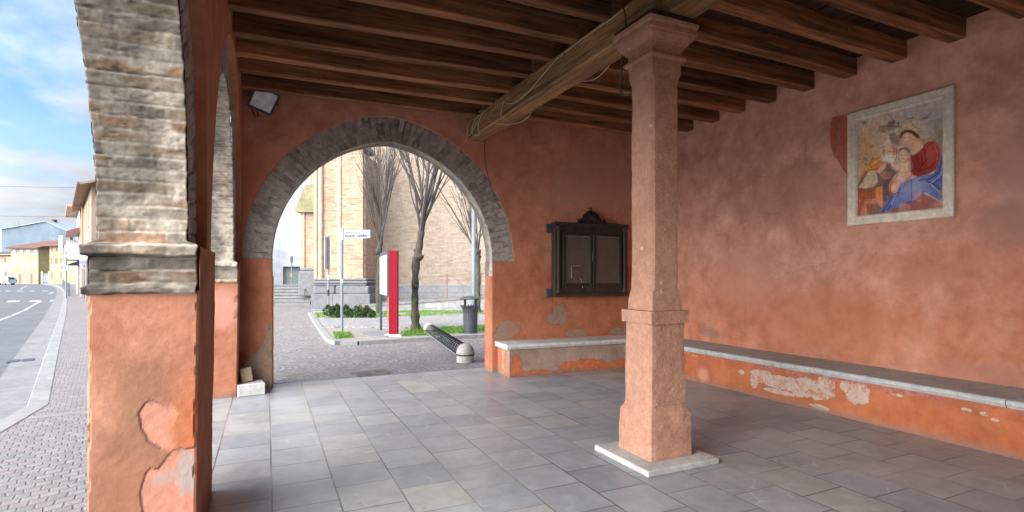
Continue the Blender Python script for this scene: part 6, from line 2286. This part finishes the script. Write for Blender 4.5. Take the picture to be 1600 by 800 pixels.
# big blue gable behind
D4 = 150.0
X4 = lambda u: X(u, D4)
bl = thing('blue_gable_building', 'large pale blue gabled building with small chimneys behind the yellow houses', 'building', C(X4(60), D4, ZR))
mb = MB()
poly_ = [(2, 445), (2, 358.5), (38, 352.5), (73, 346), (118, 367), (140, 376), (140, 445)]
mb.prism([C(X4(u), D4, zat(v, D4)) for u, v in poly_], tuple(np.array(C(0, 12, 0)) - np.array(C(0, 0, 0))))
mb.build('wall', plain_wall('pale_blue_wall', (0.118, 0.155, 0.185), (0.145, 0.182, 0.21), 0.12), bl)
mb = MB()
rl = poly_[1:6]
for (u0, v0), (u1, v1) in zip(rl[:-1], rl[1:]):
    mb.prism([C(X4(u0), D4 - 0.4, zat(v0, D4)), C(X4(u1), D4 - 0.4, zat(v1, D4)), C(X4(u1), D4 - 0.4, zat(v1 - 1.0, D4)), C(X4(u0), D4 - 0.4, zat(v0 - 1.0, D4))], tuple(np.array(C(0, 13, 0)) - np.array(C(0, 0, 0))))
blr = mb.build('roof', plain('slate_edge', (0.26, 0.31, 0.36), 0.7), bl)
for u, v in ((15, 356), (35, 352.5), (73, 346)):
    mb = MB()
    mb.box(X4(u - 2), D4 + 2, zat(v + 1, D4), X4(u + 2), D4 + 3, zat(v - 3.5, D4), M=C)
    mb.box(X4(u - 2.4), D4 + 1.8, zat(v - 3.5, D4), X4(u + 2.4), D4 + 3.2, zat(v - 4.2, D4), M=C)
    mb.build('chimney', M_roof, blr)
mb = MB()
mb.box(X4(-30), D4 + 3, -0.3, X4(1.5), D4 + 15, zat(356, D4), M=C)
mb.build('side_wing', plain_wall('cream_wing', (0.62, 0.62, 0.58), (0.55, 0.55, 0.52)), bl)

# buildings on the near side of the street: peach house with a deep eave
eA, eB = np.array([-12.4, 49.6]), np.array([-8.75, 36.0])
tS = (eA - eB) / np.linalg.norm(eA - eB)                 # away from the camera
nS = np.array([tS[1], -tS[0]])
if nS[0] < 0:
    nS = -nS                                             # into the building
ST = lambda a, e, z: (eB[0] + tS[0] * a + nS[0] * e, eB[1] + tS[1] * a + nS[1] * e, z)
LE = float(np.linalg.norm(eA - eB))
eh = thing('eaved_house', 'peach street house with a deep timber eave beyond the arcade', 'house', ST(LE / 2, 1, ZP))
M_peach = plain_wall('light_peach_wall', (0.32, 0.24, 0.17), (0.29, 0.215, 0.155))
mb = MB()
mb.box(-0.9, 0.5, ZP - 0.2, LE - 0.4, 4.5, 6.6, M=ST)
ehw = mb.build('wall', M_peach, eh)
M_soffit = wood('soffit_wood', 'x', (0.34, 0.24, 0.15), (0.50, 0.37, 0.25))
M_fascia = plain('brown_gutter', (0.20, 0.085, 0.06), 0.5)
mb = MB()
mb.add([ST(-1.6, 0, 6.2), ST(LE, 0, 6.2), ST(LE, 0.7, 6.42), ST(-1.6, 0.7, 6.42), ST(-1.6, 0, 6.3), ST(LE, 0, 6.3), ST(LE, 2.8, 7.2), ST(-1.6, 2.8, 7.2), ST(LE, 5.2, 6.3), ST(-1.6, 5.2, 6.3)],
       [(3, 2, 1, 0), (4, 5, 6, 7), (7, 6, 8, 9), (1, 2, 6, 5), (2, 8, 6), (0, 4, 7, 3), (3, 7, 9)])
eer = mb.build('roof', M_soffit, eh)
mb = MB()
mb.tube([ST(-1.6, -0.05, 6.27), ST(LE + 0.02, -0.05, 6.27)], 0.07, 6)
mb.tube([ST(LE, -0.02, 6.27), ST(LE, 0.7, 6.5)], 0.05, 6)
mb.tube([ST(LE - 4.7, 0.0, 6.2), ST(LE - 4.7, 0.5, 6.36)], 0.05, 6)
mb.build('gutter', M_fascia, eer)
mb = MB()
mb.tube([ST(LE - 4.2, 0.43, 0.2), ST(LE - 4.2, 0.43, 6.3)], 0.05, 6)
mb.build('downpipe', plain('orange_pipe', (0.5, 0.2, 0.1), 0.5), eh)
for a in (2.6, 5.4, 11.6):
    mb = MB()
    mb.box(a - 0.45, 0.46, 4.3, a + 0.45, 0.53, 5.8, M=ST)
    mb.build('shutter', plain('tan_shutter', (0.42, 0.28, 0.16), 0.6), eh)
mb = MB()
for a, wd in ((1.5, 2.0), (5.0, 2.4), (8.6, 1.6), (11.5, 1.6)):
    mb.box(a - wd / 2, 0.45, ZP, a + wd / 2, 0.53, 2.5, M=ST)
M_shopd = plain('shop_door', (0.12, 0.115, 0.115), 0.35)
mb.build('shop_door', M_shopd, eh)
# farther neighbour with balcony and awning
bh = thing('balcony_house', 'white house with a boxy balcony and small flat eave farther down the street', 'house', ST(LE + 6, 1, ZP))
mb = MB()
mb.box(LE - 0.35, 0.4, ZP - 0.2, LE + 10, 4.4, 6.6, M=ST)
mb.build('wall', plain_wall('white_wall', (0.46, 0.45, 0.43), (0.41, 0.4, 0.385)), bh)
mb = MB()
mb.box(LE + 0.3, -0.35, 6.62, LE + 10, 4.6, 6.8, M=ST)
mb.build('roof', M_soffit, bh)
mb = MB()
mb.box(LE + 0.2, -0.45, 2.7, LE + 5, 0.4, 3.75, M=ST)
mb.build('balcony', M_white, bh)
mb = MB()
mb.box(LE + 5.2, -0.3, 3.2, LE + 9, 0.4, 4.4, M=ST)
mb.build('upper_balcony', M_white, bh)
mb = MB()
mb.prism([ST(LE - 0.2, 0.4, 5.1), ST(LE - 0.2, -0.4, 4.75), ST(LE - 0.2, -0.4, 4.6), ST(LE - 0.2, 0.4, 4.7)], tuple(np.array(ST(6, 0, 0)) - np.array(ST(0, 0, 0))))
mb.build('awning_roof', M_fascia, bh)
mb = MB()
mb.box(LE + 2.4, -0.52, 2.75, LE + 3.2, -0.46, 3.6, M=ST)
mb.build('red_panel', plain('orange_red_panel', (0.55, 0.16, 0.08), 0.5), bh)
mb = MB()
mb.box(LE + 0.5, 0.34, ZP, LE + 4, 0.42, 2.4, M=ST)
mb.build('shop_window', M_shopd, bh)
mb = MB()
mb.prism([ST(LE + 0.3, 0.4, 2.65), ST(LE + 0.3, -0.4, 2.3), ST(LE + 0.3, 0.4, 2.3)], tuple(np.array(ST(3.4, 0, 0)) - np.array(ST(0, 0, 0))))
mb.build('shop_awning', M_black, bh)

# signs along the street
d = 33.0


def facing(u, d, w0, z0, z1, th=0.04):
    r = (u - 800) / 843 * d
    mb = MB()
    mb.box(r - w0 / 2, d, z0, r + w0 / 2, d + th, z1, M=C)
    return mb


M_violet = plain('violet_print', (0.12, 0.10, 0.36), 0.5, var=0.05)
M_blue = plain('sign_blue', (0.09, 0.24, 0.55), 0.4, var=0.05)
M_lblue = plain('light_blue_print', (0.22, 0.42, 0.62), 0.5)
sb_ = thing('shop_banner', 'white hanging banner with a violet lower band by the nearest pier', 'banner', at(130, d, zat(405, d)))
b_ = facing(130.5, d, 0.52, zat(413, d), zat(396, d)).build('panel', M_white, sb_)
mb = MB()
r = (130.5 - 800) / 843 * d
mb.box(r - 0.255, d - 0.006, zat(412.7, d), r + 0.255, d - 0.001, zat(406.5, d), M=C)
mb.build('violet_band', M_violet, b_)
mb = MB()
mb.tube(smooth_path([C(r - 0.1, d, zat(413, d)), C(r - 0.05, d, zat(418, d)), C(r + 0.25, d + 0.3, zat(423, d)), C(r + 0.6, d + 0.8, zat(425, d))], 4), 0.035, 6)
mb.build('arm', M_white, sb_)
pk = thing('parking_sign', 'small blue parking plate with a white letter beside the pier', 'road sign', at(141.5, d, zat(374, d)))
b_ = facing(141.8, d, 0.26, zat(383, d), zat(366, d)).build('plate', M_blue, pk)
mb = MB()
r = (141.8 - 800) / 843 * d
text_mesh(mb, 'P', 0.42, lambda x, y: C(r - 0.12 + x, d - 0.006, zat(380, d) + y), bold=0.012)
mb.build('letter', M_white, b_)
mb = MB()
mb.tube([C(r, d + 0.05, zat(374, d)), C(r + 1.5, d + 1.2, zat(374, d))], 0.025, 6)
mb.build('arm', M_lgrey, pk)
# pole with crossing sign, round sign and hanging plates
d = 36.0
cs = thing('crossing_sign', 'pole with a blue pedestrian crossing sign and hanging pale plates at the kerb', 'road sign', at(103, d, ZP))
mb = MB()
p0 = np.array(at(103.5, d, 0))
mb.tube([(p0[0], p0[1], ZP), (p0[0], p0[1], zat(394, d))], 0.05, 8)
mb.build('pole', M_lgrey, cs)
r = (104.5 - 800) / 843 * d
mb = MB()
mb.box(r - 0.2, d - 0.1, zat(423.5, d), r + 0.2, d - 0.07, zat(414, d), M=C)
b_ = mb.build('crossing_plate', M_blue, cs)
mb = MB()
zc0, zc1 = zat(422.8, d), zat(415, d)
mb.add([C(r - 0.15, d - 0.106, zc0), C(r + 0.15, d - 0.106, zc0), C(r, d - 0.106, zc1)], [(0, 1, 2)])
b2_ = mb.build('white_triangle', M_white, b_)
mb = MB()
zh = zc0 + 0.22
mb.box(r - 0.022, d - 0.112, zh, r + 0.022, d - 0.108, zh + 0.045, M=C)
for q in ([(0, zh), (0.0, zh - 0.09)], [(0, zh - 0.09), (0.05, zh - 0.19)], [(0, zh - 0.09), (-0.05, zh - 0.19)], [(0, zh - 0.02), (0.05, zh - 0.08)], [(0, zh - 0.02), (-0.05, zh - 0.07)]):
    mb.tube([C(r + a, d - 0.11, z) for a, z in q], 0.013, 5)
mb.build('walking_figure', M_black, b_)
mb = MB()
rr_ = r - 0.22
cc = C(rr_, d - 0.05, zat(417.5, d))
mb.prism([C(rr_ + 0.14 * math.cos(t), d - 0.06, zat(417.5, d) + 0.14 * math.sin(t)) for t in np.linspace(0, 6.28, 18, endpoint=False)], tuple(np.array(C(0, 0.02, 0)) - np.array(C(0, 0, 0))))
mb.build('round_plate', plain('sign_red', (0.4, 0.05, 0.08), 0.5), cs)
mb = MB()
r2 = (95.5 - 800) / 843 * d
mb.box(r2 - 0.12, d - 0.05, zat(395, d), r2 + 0.12, d, zat(368, d), M=C)
hp = mb.build('hanging_plate', M_white, cs)
mb = MB()
mb.box(r2 - 0.11, d - 0.058, zat(376, d), r2 + 0.11, d - 0.052, zat(369.5, d), M=C)
mb.box(r2 - 0.03, d - 0.058, zat(392, d), r2 + 0.03, d - 0.052, zat(380, d), M=C)
mb.build('blue_print', M_lblue, hp)
mb = MB()
mb.tube([C(r2, d, zat(370, d)), C(r2, d, zat(398, d)), C(r, d, zat(400, d))], 0.025, 6)
mb.build('arm', M_lgrey, cs)
mb = MB()
mb.box(r - 0.16, d - 0.04, zat(402, d), r + 0.2, d, zat(397, d), M=C)
mb.build('arrow_plate', M_white, cs)
# dark railing along the kerb at the crossing
kr = thing('kerb_railing', 'short dark grey railing on the kerb beside the pedestrian crossing', 'railing', gnd(103, 452))
g0, g1 = np.array(gnd(107.6, 463)), np.array(gnd(97.5, 446))
for k in range(6):
    f = (k / 5) ** 1.0
    p = g0 + (g1 - g0) * f
    mb = MB()
    mb.tube([(p[0], p[1], ZP), (p[0], p[1], ZP + 1.0)], 0.04, 8)
    mb.build('post', M_dgrey, kr)
mb = MB()
for z in (0.95, 0.55, 0.15):
    mb.tube([g0 + np.array([0, 0, z]), g1 + np.array([0, 0, z])], 0.03, 6)
nb_ = 60
for k in range(nb_):
    p = g0 + (g1 - g0) * k / nb_
    mb.tube([(p[0], p[1], ZP + 0.15), (p[0], p[1], ZP + 0.95)], 0.014, 4)
mb.build('bars', M_dgrey, kr)

# parked car at the left edge
d = 96.0
car = thing('parked_car', 'silver blue hatchback at the far end of the street', 'car', at(2, d, ZR))
rc0 = (13.0 - 800) / 843 * d                           # its rear end; the car points left
M_car = plain('car_paint', (0.42, 0.49, 0.55), 0.3, var=0.04)
CM = lambda a, e, z: C(rc0 - a, d + e, ZR + z)
sil = [(0.02, 0.35), (0.0, 0.75), (0.08, 0.95), (0.4, 1.42), (0.9, 1.5), (2.0, 1.48), (2.6, 1.25), (3.0, 0.98), (3.8, 0.85), (4.05, 0.65), (4.05, 0.3)]
mb = MB()
rows = []
for e, sh in ((-0.02, 0.93), (0.06, 0.99), (0.25, 1.0), (1.45, 1.0), (1.64, 0.99), (1.72, 0.93)):
    rows.append([CM(2.0 + (a - 2.0) * (0.985 if sh < 1 else 1), e + (0.16 if z > 1.0 and e < 0.5 else (-0.16 if z > 1.0 else 0)), 0.3 + (z - 0.3) * (sh if z > 1 else 1)) for a, z in sil])
mb.grid(np.array(rows), closed=True)
mb.add(rows[0], [tuple(range(len(sil)))])
mb.add(rows[-1], [tuple(range(len(sil) - 1, -1, -1))])
body = mb.build('body', M_car, car, bevel=0.02)
mb = MB()
for q in ([(0.5, 1.0), (0.62, 1.36), (1.25, 1.4), (1.25, 1.0)], [(1.35, 1.0), (1.35, 1.4), (2.0, 1.38), (2.55, 1.0)]):
    mb.prism([CM(a, 0.10 - (z - 1.0) * -0.05, z) for a, z in q], tuple(np.array(C(0, -0.05, 0)) - np.array(C(0, 0, 0))))
mb.build('side_window', M_glassd, car)
mb = MB()
mb.prism([CM(0.06, 0.25, 0.99), CM(0.06, 1.45, 0.99), CM(0.36, 1.4, 1.38), CM(0.36, 0.3, 1.38)], tuple(np.array(CM(-0.02, 0, 0.02)) - np.array(CM(0, 0, 0))))
mb.build('rear_window', M_glassd, car)
for e in (0.0, 1.5):
    mb = MB()
    mb.rbox(-0.02, e, 0.72, 0.1, e + 0.22, 0.9, 0.01, M=CM)
    mb.build('tail_light', M_red, car)
mb = MB()
mb.rbox(-0.06, 0.05, 0.3, 0.1, 1.65, 0.52, 0.02, M=CM)
mb.build('bumper', M_car, car)
for a in (0.75, 3.2):
    for e in (-0.03, 1.55):
        mb = MB()
        mb.prism([CM(a + 0.31 * math.cos(t), e, 0.31 + 0.31 * math.sin(t)) for t in np.linspace(0, 6.28, 20, endpoint=False)], tuple(np.array(C(0, 0.2, 0)) - np.array(C(0, 0, 0))))
        wh = mb.build('wheel', M_black, car)
        mb = MB()
        mb.prism([CM(a + 0.18 * math.cos(t), e - 0.01, 0.31 + 0.18 * math.sin(t)) for t in np.linspace(0, 6.28, 14, endpoint=False)], tuple(np.array(C(0, 0.22, 0)) - np.array(C(0, 0, 0))))
        mb.build('rim', M_lgrey, wh)

# overhead wires
for (v0, v1, lab) in ((289, 292, 'thin overhead wire crossing the sky above the street'), (336, 337.5, 'lower overhead wire just above the blue gable')):
    mb = MB()
    d = 46.0
    pts = [C((u - 800) / 843 * d, d, zat(v0 + (v1 - v0) * (u + 60) / 200 + 1.5 * math.sin((u + 60) / 260 * math.pi), d)) for u in np.linspace(-60, 145, 14)]
    mb.tube(pts, 0.016, 5)
    o = mb.build('overhead_wire', M_dgrey)
    tag(o, lab, 'wire')
for (u, v, h, lab) in ((68, 350, 26, 'thin television aerial on the blue gable roof'), (28, 354, 18, 'small television aerial left of the blue gable top')):
    d = 152.0
    a = thing('roof_aerial', lab, 'aerial', at(u, d, zat(v + 4, d)))
    mb = MB()
    p0 = np.array(at(u, d, 0))
    mb.tube([(p0[0], p0[1], zat(v + 6, d)), (p0[0], p0[1], zat(v - h * 0.5, d))], 0.05, 5)
    mb.build('mast', M_lgrey, a)
    mb = MB()
    for k in range(3):
        z = zat(v - h * 0.5 + 1 + k * 2.2, d)
        mb.tube([C((u - 800) / 843 * d - 0.5, d, z), C((u - 800) / 843 * d + 0.5, d, z)], 0.035, 4)
    mb.build('crossbar', M_lgrey, a)
